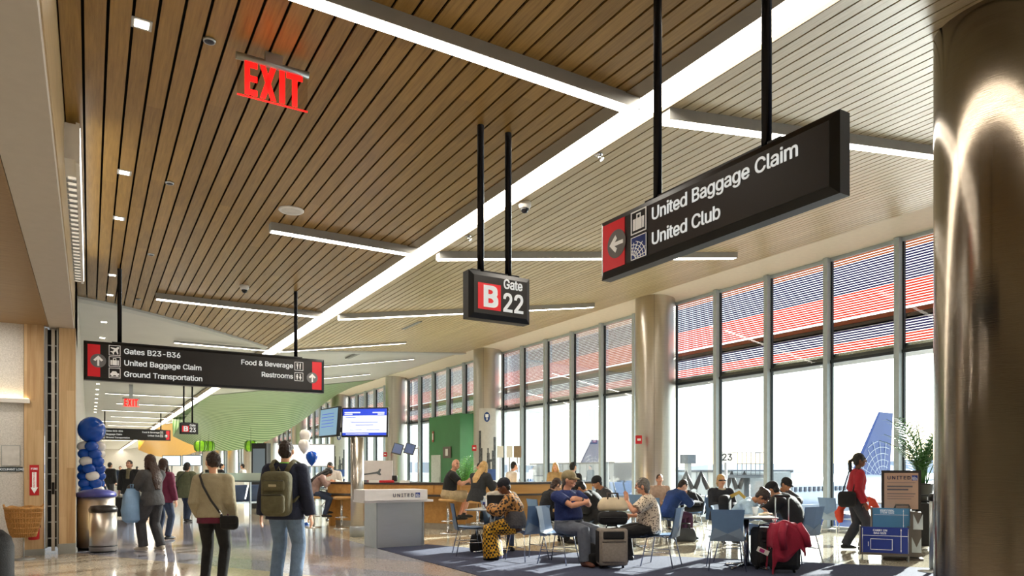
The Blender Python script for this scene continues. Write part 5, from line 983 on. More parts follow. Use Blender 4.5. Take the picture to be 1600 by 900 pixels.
# light-blue and dark-blue measuring boxes
LB = M('sizer_light', '5A97C4', .4, 0, .03); DB = M('sizer_dark', '2B3F96', .4, 0, .04)
def szbox(name, x0, x1, y, z0, z1, mat, dims):
    f = MB().box(x0, x1, y, y + .02, z0, z1).build(name, mat, t)
    MB().box(x0 - .015, x0, y - .01, y + .28, z0 - .03, z1 + .01).box(x1, x1 + .015, y - .01, y + .28, z0 - .03, z1 + .01).box(x0 - .015, x1 + .015, y - .005, y + .02, z0 - .035, z0).box(x0, x1, y, y + .28, z0 - .03, z0 - .015).build('holder', TAU, t)
    T = frame_T((x0, y - .003, z0), (1, 0, 0), (0, 0, 1)); W, Hh = x1 - x0, z1 - z0
    put('markings', f, T, LET, [('r', .02, Hh * .66, W - .02, Hh * .675), ('r', W * .83, .03, W * .84, Hh - .03), ('p', [(W * .835, .015), (W * .85, .05), (W * .82, .05)]), ('p', [(W * .835, Hh - .015), (W * .82, Hh - .05), (W * .85, Hh - .05)]), ('t', 'CARRY ON' if dims else 'PERSONAL', W * .4, Hh * .84, .04, .008, 1, 'CENTER'), ('t', 'BAG SIZE' if dims else 'ITEM SIZE', W * .4, Hh * .73, .04, .008, 1, 'CENTER')] + ([('r', W * .2, Hh * .12, W * .66, Hh * .135), ('r', W * .2, Hh * .53, W * .66, Hh * .545), ('r', W * .2, Hh * .13, W * .21, Hh * .54), ('r', W * .65, Hh * .13, W * .66, Hh * .54), ('r', W * .15, Hh * .25, W * .16, Hh * .42)] if dims else []))
szbox('upper_panel', -.42, .1, -.2, .48, .8, LB, False)
szbox('lower_panel', -.6, .06, -.55, .12, .52, DB, True)
for x in (-.58, .05): MB().cyl((x, -.54, 0), (x, -.54, .5), .012, n=8).cyl((x, -.6, .01), (x, -.3, .01), .01, n=8).build('leg', ALU, t)
for z0, x0 in ((.12, .12), (.48, .14)):   # clear literature pockets
    MB().rings([[Vector((x0, -.3, z0)), Vector((x0 + .13, -.3, z0)), Vector((x0 + .13, -.29, z0 + .24)), Vector((x0 + .065, -.29, z0 + .08)), Vector((x0, -.29, z0 + .24))], [Vector((x0, -.31, z0)), Vector((x0 + .13, -.31, z0)), Vector((x0 + .13, -.3, z0 + .24)), Vector((x0 + .065, -.3, z0 + .08)), Vector((x0, -.3, z0 + .24))]], True, True, None, False).build('pocket', M('pocket_clear', 'C4CDD2', .2), t)
# ------------------------------------------------------------------ far along the hall
def canopy(name, label, y0, y1, drop, cols):
    m = bpy.data.materials.new(name); tt, b, N, L = nodes(m); tc = N.new('ShaderNodeTexCoord'); wv = N.new('ShaderNodeTexWave'); wv.inputs['Scale'].default_value = .9; wv.bands_direction = 'Y'; wv.inputs['Distortion'].default_value = .6
    r = N.new('ShaderNodeValToRGB'); r.color_ramp.elements[0].color = lin(cols[0]); r.color_ramp.elements[1].color = lin(cols[1]); L(tc.outputs['Object'], wv.inputs[0]); L(wv.outputs[0], r.inputs[0]); L(r.outputs[0], b.inputs['Base Color']); b.inputs['Roughness'].default_value = .4
    def f(s, v):
        x = 4.95 + 8.5 * s; y = y0 + y1 * (17 - 10 * s ** .8) * v; bump = math.sin(PI * (.1 + .9 * s) ** .9) ** .9
        return (x, y, ceil_z(x) + .03 - drop * bump * v ** 1.8 - .1 * v * (1 - s))
    def back(s, v): x, y, z = f(s, 1.0); return (x, y + .3 * v, z + (ceil_z(x) + .04 - z) * v)
    mb = MB().grid(f, 30, 24).grid(back, 30, 4)
    o = mb.build('ceiling_canopy', m); tag(o, label, 'ceiling canopy')
canopy('canopy_green', 'green curved slatted canopy swooping down from the ceiling', 37, 1.0, 2.75, ('416B30', '9CB588'))
canopy('canopy_yellow', 'yellow curved canopy farther down the hall', 62, 1.9, 2.6, ('C98F12', 'E8B62E'))
GRN = M('lantern_green', '8FD024', .5, 0, .2, 5)
for u, l in ((313, 'left of the pair of green striped hanging lanterns'), (326, 'right of the pair of green striped hanging lanterns'), (392, 'green striped hanging lantern on its own')):
    c = at(u, 697, 40 if u != 326 else 43); t = thing('hanging_lantern', l, 'lantern', c); MB().lathe([(.2, -.3), (.3, -.2), (.33, 0), (.3, .2), (.2, .3)], n=18).build('shade', GRN, t); m = MB()
    for k in range(7): a = 2 * PI * k / 7; m.tube([(.2 * math.cos(a), .2 * math.sin(a), -.305), (.31 * math.cos(a), .31 * math.sin(a), -.2), (.34 * math.cos(a), .34 * math.sin(a), 0), (.31 * math.cos(a), .31 * math.sin(a), .2), (.2 * math.cos(a), .2 * math.sin(a), .305)], .03, 5)
    m.build('ribs', M('lantern_dark', '39661C', .5), t); MB().cyl((0, 0, .3), (0, 0, ceil_z(c.x) - c.z - 1.6), .008, n=6).build('cord', BLACKP, t)
a, c = dep(300, 24), dep(442, 21.5); t = thing('glass_screen', 'low frosted glass screen with dark rail behind the backpack man', 'screen', a, math.atan2(c.y - a.y, c.x - a.x)); L_ = (c - a).length
MB().box(0, L_, -.01, .01, 1.08, 1.32).build('glass', glass_mat('frosted', 'E6F2EC', .05, .55), t); MB().box(0, L_, -.03, .03, 1.03, 1.08).build('rail', M('rail_dark', '5E6A6C', .4, .5), t)
for k in range(4): MB().box(L_ * k / 3 - .025, L_ * k / 3 + .025, -.025, .025, 0, 1.05).build('post', ALU, t)
NAVC = M('lounge_navy', '2F4366', .5, 0, .1)
def lounge(p, rz, label, n=3, group=None):
    t = thing('seat_row', label, 'seats', p, rz, group)
    for k in range(n):
        x = (k - (n - 1) / 2) * .62; MB().rbox(x - .27, x + .27, -.22, .26, .4, .47, .03).build('seat', NAVC, t)
        MB().rbox(x - .27, x + .27, -.02, .05, 0, .5, .03, Matrix.Translation((0, -.24, .46)) @ Matrix.Rotation(.3, 4, 'X')).build('backrest', NAVC, t)
    MB().box(-n * .31, n * .31, -.03, .03, .33, .39).build('beam', CHROME, t)
    for s_ in (-1, 1): MB().tube([(s_ * n * .22, -.28, 0), (s_ * n * .22, 0, .34), (s_ * n * .22, .28, 0)], .02, 8).build('leg', CHROME, t)
    for k in range(n + 1): MB().tube([((k - n / 2) * .62, -.2, .62), ((k - n / 2) * .62, .2, .62), ((k - n / 2) * .62, .2, .45)], .014, 6).build('armrest', BLACKP, t)
    return t
lounge(dep(388, 22.8), heading(-60), 'dark blue lounge seats on chrome legs just under the glass screen', 3)
lo = None
for i, (x, y) in enumerate(((8.2, 24), (8.2, 27), (11, 22), (11, 26), (8.5, 33), (11.3, 33), (8.5, 38), (11.3, 38))):
    l = 'dark blue lounge seats farther back in the waiting area'
    lo = lounge((x, y, 0), PI / 2, l, 4, 'far rows of lounge seats') if lo is None else copy_tree(lo, (x, y, 0), PI / 2)
p = dep(478, 23.5); t = thing('info_board', 'wide white information board behind the backpack man and balloons', 'board', (p.x, p.y, 0), heading(4)); MB().box(-.95, .95, -.03, .03, 1.55, 2.25).build('panel', EM('board_white', 'EDF3F8', .45), t); MB().box(-.97, .97, -.02, .04, 1.52, 1.55).box(-.97, .97, -.02, .04, 2.25, 2.28).build('frame', GREYP, t)
for x in (-.85, .85): MB().cyl((x, 0, 0), (x, 0, 1.53), .025).build('post', GREYP, t)
for u, d, l in ((268, 47, 'left of the two pale screens far off behind the brown haired woman'), (300, 46, 'right of the two pale screens far off above the woman in green parka')):
    p = dep(u, d); t = thing('far_screen', l, 'screen', (p.x, p.y, 0), heading(0)); MB().box(-.62, .62, 0, .08, 1.7, 2.4).build('case', BLACKP, t); MB().box(-.58, .58, -.01, 0, 1.74, 2.36).build('screen', EM('far_screen_glow', 'CFE3F2', .8), t); MB().cyl((0, .05, 0), (0, .05, 1.7), .05).build('post', GREYP, t)
p = dep(408, 26); t = thing('dark_kiosk', 'tall dark kiosk with a slanted top left of the backpack man head', 'kiosk', (p.x, p.y, 0), heading(10)); MB().box(-.3, .3, -.15, .15, 0, 2.4).build('cabinet', BLACKP, t); MB().box(-.24, .24, -.16, -.15, 1.3, 2.2).build('screen', EM('kiosk_grey', '5E6A74', .3), t)
KW = M('kiosk_white', 'E4E3DF', .4, 0, .04); kk = None
for i, (u, d) in enumerate(((215, 44), (262, 38), (330, 42), (182, 60), (230, 64), (345, 33))):
    p = dep(u, d)
    if kk is None:
        kk = thing('service_desk', 'white service desk far down the bright end of the hall', 'desk', p, heading(0), 'far white desks'); MB().box(-1.1, 1.1, 0, .6, 0, 1.05).build('body', KW, kk); MB().box(-1.2, 1.2, -.1, .65, 1.05, 1.1).build('top', BART, kk); MB().rbox(-.5, -.05, .3, .36, 1.15, 1.45, .01).build('monitor', BLACKP, kk); MB().cyl((-.27, .33, 1.1), (-.27, .33, 1.2), .03).build('monitor_foot', BLACKP, kk)
    else: copy_tree(kk, p, heading(0))
# ------------------------------------------------------------------ people
from mathutils import noise as mnoise
SKL, SKM, SKT, SKD = M('skin_light', 'DDA98A', .5, 0, .04, 12), M('skin_pink', 'D39A7E', .5, 0, .05, 12), M('skin_tan', 'B57F5C', .5, 0, .05, 12), M('skin_dark', '6E4632', .5, 0, .05, 12)
HB, HBR, HGR, HBL, HDB = M('hair_black', '16120F', .45, 0, .3, 60, .4, 160), M('hair_brown', '3A241A', .45, 0, .3, 60, .4, 160), M('hair_grey', '6A655F', .5, 0, .3, 60, .4, 160), M('hair_blond', 'C9A266', .45, 0, .25, 60, .4, 160), M('hair_dark_brown', '2A1B14', .45, 0, .3, 60, .4, 160)
EYEW, EYED, LIPS = M('eye_white', 'E4DFD8', .3), M('eye_dark', '1E1612', .2), M('lips', 'A8625A', .5)
def cloth(n, c, v=.14): return M('cloth_' + n, c, .85, 0, v, 14, .45, 26)
def solid(mb, voxel, it=4):
    me = bpy.data.meshes.new('s'); me.from_pydata(mb.v, [], mb.f); o = bpy.data.objects.new('s', me); C.objects.link(o)
    r = o.modifiers.new('r', 'REMESH'); r.mode = 'VOXEL'; r.voxel_size = voxel; r.use_smooth_shade = True
    if it: q = o.modifiers.new('q', 'SMOOTH'); q.factor = .5; q.iterations = it
    out = bpy.data.meshes.new_from_object(o.evaluated_get(bpy.context.evaluated_depsgraph_get()))
    bpy.data.objects.remove(o); bpy.data.meshes.remove(me); return out
def link(name, me, mat, parent):
    me.materials.clear(); me.materials.append(mat); me.name = name
    me.polygons.foreach_set('use_smooth', [True] * len(me.polygons))
    o = bpy.data.objects.new(name, me); C.objects.link(o); o.parent = parent; return o
def ik2(a, e, l1, l2, pole):
    a, e, pole = Vector(a), Vector(e), Vector(pole); d = e - a; D = min(max(d.length, abs(l1 - l2) + .01), l1 + l2 - .002); n = d.normalized()
    x = (l1 * l1 - l2 * l2 + D * D) / (2 * D); h = math.sqrt(max(0, l1 * l1 - x * x)); p = pole - n * pole.dot(n); p = p.normalized() if p.length > 1e-5 else Vector((0, 0, 1))
    return a + n * x + p * h, a + n * D
def ell(mb, c, ax, r, n=16, m=10):
    T = Matrix((ax[0] * r[0], ax[1] * r[1], ax[2] * r[2])).transposed().to_4x4(); T.translation = c; mb.ball((0, 0, 0), 1, n=n, m=m, T=T)
def hand(mb, w, d, nrm, side, curl=.5, s=1.0):
    """palm, four unequal bent fingers, thumb off the side; nrm points out of the palm"""
    d = d.normalized(); nrm = (nrm - d * nrm.dot(d)).normalized(); lat = d.cross(nrm).normalized() * side     # thumb side
    mb.tube([w - d * .02, w + d * .025, w + d * .06, w + d * .09], [(.017, .026), (.016, .034), (.015, .04), (.012, .038)], 10, up=nrm)
    for k, (o, L_) in enumerate(((.028, .068), (.0095, .078), (-.0095, .072), (-.028, .056))):
        p = w + d * (.088 - .004 * abs(k - 1)) + lat * o * s; dd = d.copy(); P = [p - d * .02, p]; an = curl * .55
        for f in (.42, .33, .25):
            dd = (dd * math.cos(an) + nrm * math.sin(an)).normalized(); p = p + dd * L_ * f; P.append(p); nn = nrm - dd * nrm.dot(dd); an = curl * .6
        mb.tube(P, [.0095, .0095, .009, .0085, .0075], 7)
    t0 = w + d * .022 + lat * .03; t1 = t0 + (d * .6 + lat * .7 + nrm * .25).normalized() * .035; t2 = t1 + (d * .9 + lat * .25 + nrm * .35).normalized() * .03
    mb.tube([t0 - lat * .015, t0, t1, t2], [.013, .0125, .0105, .009], 8)
PEOPLE = {}
def person(key, label, loc, head_deg, H=1.75, pose='stand', lean=2, hunch=0, side_lean=0, twist=0, yaw=0, pitch=0, hands=None, poles=None, feet=None, kpoles=None, seat=None, pelvis=None,
           skin=SKL, hair='short', haircol=HBR, top=None, topname='jacket', sleeve=1.0, hem=-.14, bulk=.02, legs=None, legname='trousers', legbulk=.014, shoecol=None, shoename='shoe', belly=0.0, female=False,
           curl=.5, palms=None, vox=.009, group=None, extra=None, cap=None, face=True, barelegs=None, handdir=None, shoulder=None, feetdir=0):
    s = H / 1.75; root = thing('person', label, 'person', loc, heading(head_deg), group); root.scale = (s, s, s)
    sit = pose != 'stand'
    P0 = Vector(pelvis) if pelvis else (Vector((0, 0, .93)) if not sit else Vector((0, 0, (seat or .46) / s + .095)))
    la, sl_ = math.radians(lean), math.radians(side_lean); u = Vector((math.sin(sl_), math.sin(la), math.cos(la))).normalized()
    tw = math.radians(twist); lat = Vector((math.cos(tw), math.sin(tw), 0)); lat = (lat - u * lat.dot(u)).normalized(); fw = u.cross(lat).normalized()
    hu = math.radians(hunch)
    def spine(t):
        k = max(0, t - .15); return P0 + u * t + fw * (hu * k * k * 2.2) - u * (abs(hu) * k * k * .5)
    lat0 = Vector((1, 0, 0)); shw = shoulder or (.17 if female else .19)
    nb = spine(.5); ud = (spine(.52) - spine(.42)).normalized()
    # head frame
    yw, pt = math.radians(yaw), math.radians(pitch); hup = (ud * .5 + Vector((0, 0, 1)) * .5).normalized()
    hf = fw.copy(); hf = (hf - hup * hf.dot(hup)).normalized(); hl = hf.cross(hup).normalized()
    hf, hl = hf * math.cos(yw) + hl * math.sin(yw), hl * math.cos(yw) - hf * math.sin(yw)
    hf, hup = hf * math.cos(pt) - hup * math.sin(pt), hup * math.cos(pt) + hf * math.sin(pt)
    hc = nb + ud * .10 + hup * .075 + hf * .02; ax = (hl, hf, hup)
    SH = [nb - ud * .065 + lat * (sg * shw) for sg in (-1, 1)]; HP = [P0 + lat0 * (sg * .092) - Vector((0, 0, .03)) for sg in (-1, 1)]
    if hands is None: hands = [(-.27, .06, P0.z - .12), (.27, .06, P0.z - .12)] if not sit else [(-.13, .36, P0.z + .12), (.13, .36, P0.z + .12)]
    if poles is None: poles = [(-.5, -1, -.2), (.5, -1, -.2)]
    if feet is None: feet = [(-.11, .0, .085), (.11, .02, .085)] if not sit else [(-.12, .44, .085), (.12, .44, .085)]
    if kpoles is None: kpoles = [(-.08, 1, .15), (.08, 1, .15)]
    AR = [ik2(SH[i], hands[i], .285, .255, poles[i]) for i in (0, 1)]; LG = [ik2(HP[i], feet[i], .43, .425, kpoles[i]) for i in (0, 1)]
    def sect(t, rx, ry, off=0.0, fo=0.0, la_=None, n=20):
        c = spine(t) + fw * fo; b = lat.lerp(lat0, max(0, min(1, (.2 - t) / .2))).normalized() if la_ is None else la_; f = fw
        return [c + b * ((rx + off) * math.copysign(abs(math.cos(a)) ** .8, math.cos(a))) + f * ((ry + off) * math.copysign(abs(math.sin(a)) ** .8, math.sin(a))) for a in [2 * PI * k / n for k in range(n)]]
    wf = .9 if female else 1.0
    S = [(-.11, .125, .10, 0), (-.04, .165, .12, -.01), (.03, .165, .118, 0), (.13, .142 * wf + belly * .5, .105 + belly, belly * .7), (.22, .15 * wf + belly * .4, .11 + belly * .7, belly * .5), (.32, .165 * wf, .118 + belly * .2, .006), (.41, .168 * wf, .105, 0), (.47, .12, .085, -.005), (.505, .07, .065, -.005)]
    def torso(mb, off, t0, t1, flare=0):
        R = [sect(max(t0, min(t1, t)), rx + (flare * max(0, (.1 - t)) if flare else 0), ry + (flare * .7 * max(0, (.1 - t)) if flare else 0), off, fo) for t, rx, ry, fo in S if t0 - .04 < t < t1 + .05]
        if t0 < -.11:
            e = max(0, -.11 - t0); R = [sect(t0, .172 + flare * (.1 - t0), .13 + flare * .7 * (.1 - t0), off, 0)] + [r for r, q in zip(R, [q for q in S if t0 - .04 < q[0] < t1 + .05]) if q[0] > -.09]
        mb.rings(R)
        if t1 > .4:
            for i in (0, 1): ell(mb, SH[i], (lat, fw, ud), (.066 + off, .066 + off, .062 + off)); mb.tube([SH[i], SH[1 - i].lerp(SH[i], .7) + ud * .03], .05 + off * .8, 10)
    B = MB(); torso(B, 0, -.11, .505)
    B.tube([nb - ud * .05, nb + ud * .04, hc - hup * .06], [.064, .056 if not female else .05, .054], 14)
    ell(B, hc, ax, (.076, .096, .116), 22, 16); ell(B, hc + hf * .032 - hup * .068, ax, (.053, .058, .048)); ell(B, hc + hf * .06 - hup * .09, ax, (.026, .026, .02))
    B.tube([hc + hf * .09 + hup * .03, hc + hf * .112 - hup * .018], [.008, .014], 8); ell(B, hc + hf * .104 - hup * .02, ax, (.017, .014, .011))
    ell(B, hc + hf * .086 + hup * .032, ax, (.048, .012, .011))
    for sg in (-1, 1): ell(B, hc + hl * (sg * .083) - hup * .012 - hf * .005, ax, (.013, .022, .034)); ell(B, hc + hl * (sg * .04) + hf * .066 - hup * .035, ax, (.026, .02, .022))
    for i in (0, 1):
        el, wr = AR[i]; B.tube([SH[i], SH[i].lerp(el, .35), SH[i].lerp(el, .8), el, el.lerp(wr, .25), el.lerp(wr, .75), wr], [.054, .05, .042, .04, .043, .032, .027], 12)
        d = handdir[i] if handdir and handdir[i] else (wr - el); pn = Vector(palms[i]) if palms and palms[i] else Vector((1 if i == 0 else -1, .1, 0)); hand(B, wr, Vector(d), pn, 1 if i == 0 else -1, curl if not isinstance(curl, (list, tuple)) else curl[i])
        kn, an = LG[i]; B.tube([HP[i] + Vector((0, 0, .02)), HP[i].lerp(kn, .3), HP[i].lerp(kn, .8), kn, kn.lerp(an, .3), kn.lerp(an, .8), an], [.088, .082, .06, .054, .054, .038, .036], 12)
        fd = Vector((math.sin(math.radians(feetdir) + (i - .5) * .3), math.cos(math.radians(feetdir) + (i - .5) * .3), 0)); z0 = an.z - .045
        B.tube([an, an + fd * .05 + Vector((0, 0, -.03)), an + fd * .14 + Vector((0, 0, -.055))], [.036, .034, .022], 10)
    body = link('body', solid(B, vox, 3), skin, root)
    # face
    if face:
        for sg in (-1, 1):
            m = MB(); q = hc + hl * (sg * .032) + hf * .083 + hup * .008; ell(m, q, ax, (.0135, .008, .0075), 10, 6); m.mi = 1; ell(m, q + hf * .004, ax, (.0065, .006, .0065), 8, 6); m.build('eye', [EYEW, EYED], root)
            m = MB(); m.tube([hc + hl * (sg * .015) + hf * .097 + hup * .034, hc + hl * (sg * .034) + hf * .094 + hup * .04, hc + hl * (sg * .052) + hf * .08 + hup * .034], .0055, 6); m.build('eyebrow', haircol if hair != 'bald' else HBR, root)
        m = MB(); m.tube([hc - hl * .022 + hf * .092 - hup * .062, hc + hf * .1 - hup * .06, hc + hl * .022 + hf * .092 - hup * .062], [.004, .008, .004], 6); m.build('lips', LIPS, root)
    # hair
    if hair != 'bald':
        m = MB(); w_ = .081 if hair in ('short', 'cap') else (.087 if hair == 'crop' else .09)
        ell(m, hc - hf * .018 + hup * .024, ax, (w_, .098 if hair in ('short', 'cap') else .104, .104 if hair in ('short', 'cap') else .112), 24, 16)
        ell(m, hc - hf * .045 - hup * (.02 if hair != "crop" else .005), ax, (w_ * .93, .062, .08))
        for sg in (-1, 1):
            if hair in ('short', 'crop', 'cap'): ell(m, hc + hl * (sg * .066) + hup * .03 + hf * .02, ax, (.014, .024, .034))
            else: ell(m, hc + hl * (sg * .068) + hup * .015 + hf * .012, ax, (.016, .03, .045 if hair != 'bob' else .075))
        if hair in ('long', 'long2'):
            Lh = .34 if hair == 'long' else .24
            m.tube([hc - hf * .03 + hup * .02, hc - hf * .065 - hup * .08, nb - fw * .085 + ud * .02, spine(.5 - Lh * .55) - fw * .14, spine(.5 - Lh) - fw * .145], [(.07, .09), (.05, .095), (.045, .105), (.035, .1), (.015, .05)], 16, up=fw)
            for sg in (-1, 1): m.tube([hc + hl * sg * .07, hc + hl * sg * .085 - hup * .1, nb + lat * sg * .1 - ud * .06 - fw * .02], [.03, .035, .02], 10)
        elif hair == 'bob':
            m.tube([hc - hf * .03 + hup * .02, hc - hf * .06 - hup * .06, hc - hf * .055 - hup * .125], [(.07, .09), (.055, .094), (.03, .07)], 16, up=hf)
        elif hair == 'pony': m.tube([hc - hf * .1 + hup * .02, hc - hf * .16 - hup * .02, hc - hf * .15 - hup * .16, hc - hf * .12 - hup * .26], [.026, .034, .032, .01], 10)
        elif hair == 'bun': ell(m, hc - hf * .11 + hup * .05, ax, (.045, .045, .045))
        hm = solid(m, .008, 2); amp = .009 if hair in ('bob', 'crop', 'short') else .006
        for v_ in hm.vertices: v_.co += v_.normal * (mnoise.noise(v_.co * 38) * amp + mnoise.noise(v_.co * 90) * amp * .5)
        link('hair', hm, haircol, root)
    else:
        pass
    if cap:
        kind, cm = cap; m = MB()
        if kind == 'cap':
            ell(m, hc - hf * .008 + hup * .045, ax, (.093, .112, .092), 24, 14); me = solid(m, .008, 2); link('cap', me, cm, root); v = MB()
            v.grid(lambda a, b: hc + hup * (.048 - .03 * b - .02 * (2 * a - 1) ** 2) + hl * ((2 * a - 1) * .085 * (1 - .25 * b * b)) + hf * (.085 * math.sqrt(max(0, 1 - (2 * a - 1) ** 2 * .8)) + .085 * b * math.sqrt(max(.05, 1 - (2 * a - 1) ** 2 * .7))), 12, 5)
            o = v.build('visor', cm, root); md = o.modifiers.new('t', 'SOLIDIFY'); md.thickness = .008
        else:
            ell(m, hc - hf * .025 + hup * .05, ax, (.095, .115, .1), 24, 14); m.tube([hc - hf * .02 + hup * .055, hc - hf * .09 + hup * .05], [.09, .075], 14); link('headwrap' if kind == 'wrap' else 'cap', solid(m, .008, 3), cm, root)
    # clothes
    if top:
        m = MB(); fl_ = .12 if hem < -.12 else 0; torso(m, bulk, hem, .5, fl_)
        m.tube([nb - ud * .06, nb + ud * .025], [.085 + bulk, .066 + bulk * .4], 16)
        for i in (0, 1):
            el, wr = AR[i]
            if sleeve > .75: e = el.lerp(wr, min(1.0, (sleeve - .5) * 2)); m.tube([SH[i], SH[i].lerp(el, .5), el, el.lerp(e, .5), e], [.066 + bulk, .055 + bulk, .048 + bulk, .046 + bulk, .034 + bulk], 14)
            elif sleeve > 0: m.tube([SH[i], SH[i].lerp(el, sleeve * 1.6)], [.068 + bulk, .06 + bulk], 14)
        link(topname, solid(m, .011, 4), top, root)
    if legs and legname == 'skirt':
        m = MB(); k = (LG[0][0] + LG[1][0]) / 2; a = (LG[0][1] + LG[1][1]) / 2
        m.rings([sect(.1, .165, .13, .012), sect(-.02, .19, .16, .012)]); m.tube([P0, P0.lerp(k, .6), k + Vector((0, .0, .0)), k.lerp(a, .5) + Vector((0, .03, 0)), Vector((a.x, a.y + .03, .05))], [(.15, .19), (.135, .2), (.13, .2), (.15, .2), (.17, .22)], 20, up=Vector((0, 0, 1)))
        link('skirt', solid(m, .011, 4), legs, root)
    elif legs:
        m = MB(); torso(m, legbulk, -.11, .09)
        for i in (0, 1):
            kn, an = LG[i]; end = an + Vector((0, 0, -.01)); 
            if barelegs: m.tube([HP[i] + Vector((0, 0, .02)), HP[i].lerp(kn, .3), kn.lerp(HP[i], .05)], [.092 + legbulk, .088 + legbulk, .07 + legbulk], 14)
            else: m.tube([HP[i] + Vector((0, 0, .02)), HP[i].lerp(kn, .3), HP[i].lerp(kn, .8), kn, kn.lerp(an, .3), kn.lerp(an, .8), end], [.092 + legbulk, .086 + legbulk, .066 + legbulk, .06 + legbulk, .06 + legbulk, .052 + legbulk, .054 + legbulk], 14)
        link(legname, solid(m, .011, 4), legs, root)
    for i in (0, 1):
        kn, an = LG[i]; fd = Vector((math.sin(math.radians(feetdir) + (i - .5) * .3), math.cos(math.radians(feetdir) + (i - .5) * .3), 0)); dz = Vector((0, 0, 1)); m = MB(); z = an.z - .085
        b = Vector((an.x, an.y, z)); m.tube([b - fd * .075 + dz * .035, b - fd * .03 + dz * .045, b + fd * .06 + dz * .042, b + fd * .14 + dz * .034, b + fd * .19 + dz * .028], [(.03, .03), (.044, .038), (.04, .042), (.032, .044), (.016, .026)], 14, up=dz)
        m.tube([an + dz * .03, b + dz * .05], [.043, .042], 12); link(shoename, solid(m, .009, 3), shoecol or BLACKP, root)
    info = dict(root=root, nb=nb, hc=hc, AR=AR, LG=LG, SH=SH, P0=P0, spine=spine, fw=fw, lat=lat, ud=ud, s=s, hf=hf, hup=hup, hl=hl); PEOPLE[key] = info
    return info
def worn(name, label, cat, info): t = thing(name, label, cat, info['root'].location, info['root'].rotation_euler.z); t.scale = info['root'].scale; return t

JEANS, JEANSD, BLK, CHAR = cloth('jeans', '6F87A6'), cloth('jeans_dark', '34415A'), cloth('black', '17171A', .25), cloth('charcoal', '3A3A3E', .2)
WH = cloth('white', 'DEDBD6', .05)
# 1 man with backpack
i1 = person('pack', 'person in navy sweater, jeans and olive backpack walking away with a lime collar', dep(446, 8.55), 4, 1.79, lean=1, yaw=-8, skin=SKL, haircol=HDB, top=cloth('navy', '20263C'), topname='sweater', bulk=.03, legs=JEANS, legbulk=.024, hands=[(-.31, .04, .82), (.31, .0, .82)], feet=[(-.14, .06, .085), (.14, -.05, .085)], vox=.007, shoecol=M('shoe_brown', '4A3226', .6))
m = MB(); nb, ud = i1['nb'], i1['ud']; m.tube([nb - ud * .01, nb + ud * .035], [.088, .07], 18); link('collar', solid(m, .008, 2), cloth('lime', '7FD04A'), i1['root'])
OLV = cloth('olive_pack', '5E5A42', .15); t = worn('backpack', 'olive green backpack on the back of the man in navy', 'backpack', i1); m = MB()
m.rbox(-.17, .17, -.36, -.15, .84, 1.36, .08); m.build('body', OLV, t); MB().rbox(-.135, .135, -.41, -.32, .88, 1.1, .04).build('pocket', OLV, t); MB().rbox(-.13, .13, -.385, -.32, 1.13, 1.26, .03).build('pocket', OLV, t)
for z in (1.09, 1.25): MB().tube([(-.12, -.405 + (.03 if z > 1.2 else 0), z), (.12, -.405 + (.03 if z > 1.2 else 0), z)], .005, 5).build('zip', BLACKP, t)
MB().rbox(-.045, .045, -.393, -.38, 1.18, 1.21, .006).build('patch', M('patch_pale', 'B9AE8E', .6), t)
for sg in (-1, 1): MB().tube([(sg * .07, -.17, 1.33), (sg * .11, -.15, 1.43), (sg * .125, -.03, 1.488), (sg * .135, .1, 1.45), (sg * .15, .15, 1.3), (sg * .17, .05, 1.1), (sg * .16, -.17, 1.0)], [(.03, .01)] * 7, 8, up=(1, 0, 0)).build('strap', OLV, t)
MB().tube([(-.03, -.22, 1.34), (0, -.2, 1.41), (.03, -.22, 1.34)], .009, 6).build('loop', OLV, t)
# 2 woman in beige jacket
i2 = person('beige', 'person in short olive beige jacket and black trousers walking away, dark cropped hair', dep(333, 8.5), -4, 1.64, lean=1, yaw=-42, female=True, hair='crop', haircol=HDB, skin=SKL, top=cloth('beige', 'A59B80', .08), bulk=.026, hem=-.05, legs=BLK, legbulk=.012, hands=[(-.21, .12, .9), (.21, .14, .9)], poles=[(-.25, -1, -.1), (.25, -1, -.1)], feet=[(-.12, .05, .085), (.12, -.04, .085)], vox=.007, shoulder=.175)
m = MB(); sp = i2['spine']; m.rings([[sp(t_) + Vector((r * 1.0 * math.cos(a), r * .74 * math.sin(a), 0)) for a in [2 * PI * k / 24 for k in range(24)]] for t_, r in ((.02, .192), (-.11, .2))]); m.build('shirt_hem', cloth('maroon', '6A2440'), i2['root'])
t = worn('shoulder_bag', 'small black shoulder bag on a long strap across the beige jacket', 'bag', i2); MB().rbox(.14, .36, -.2, -.08, .74, .92, .05).build('body', BLACKCLOTH, t); MB().rbox(.15, .35, -.215, -.16, .82, .92, .02).build('flap', BLACKCLOTH, t)
MB().tube([(-.13, -.0, 1.475), (-.12, -.13, 1.43), (-.06, -.19, 1.3), (.04, -.2, 1.12), (.14, -.2, .98), (.18, -.18, .9)], [(.014, .005)] * 6, 6, up=(1, 0, 0)).build('strap', BLACKP, t); MB().ball((.16, -.2, .95), .016).build('ring', CHROME, t)
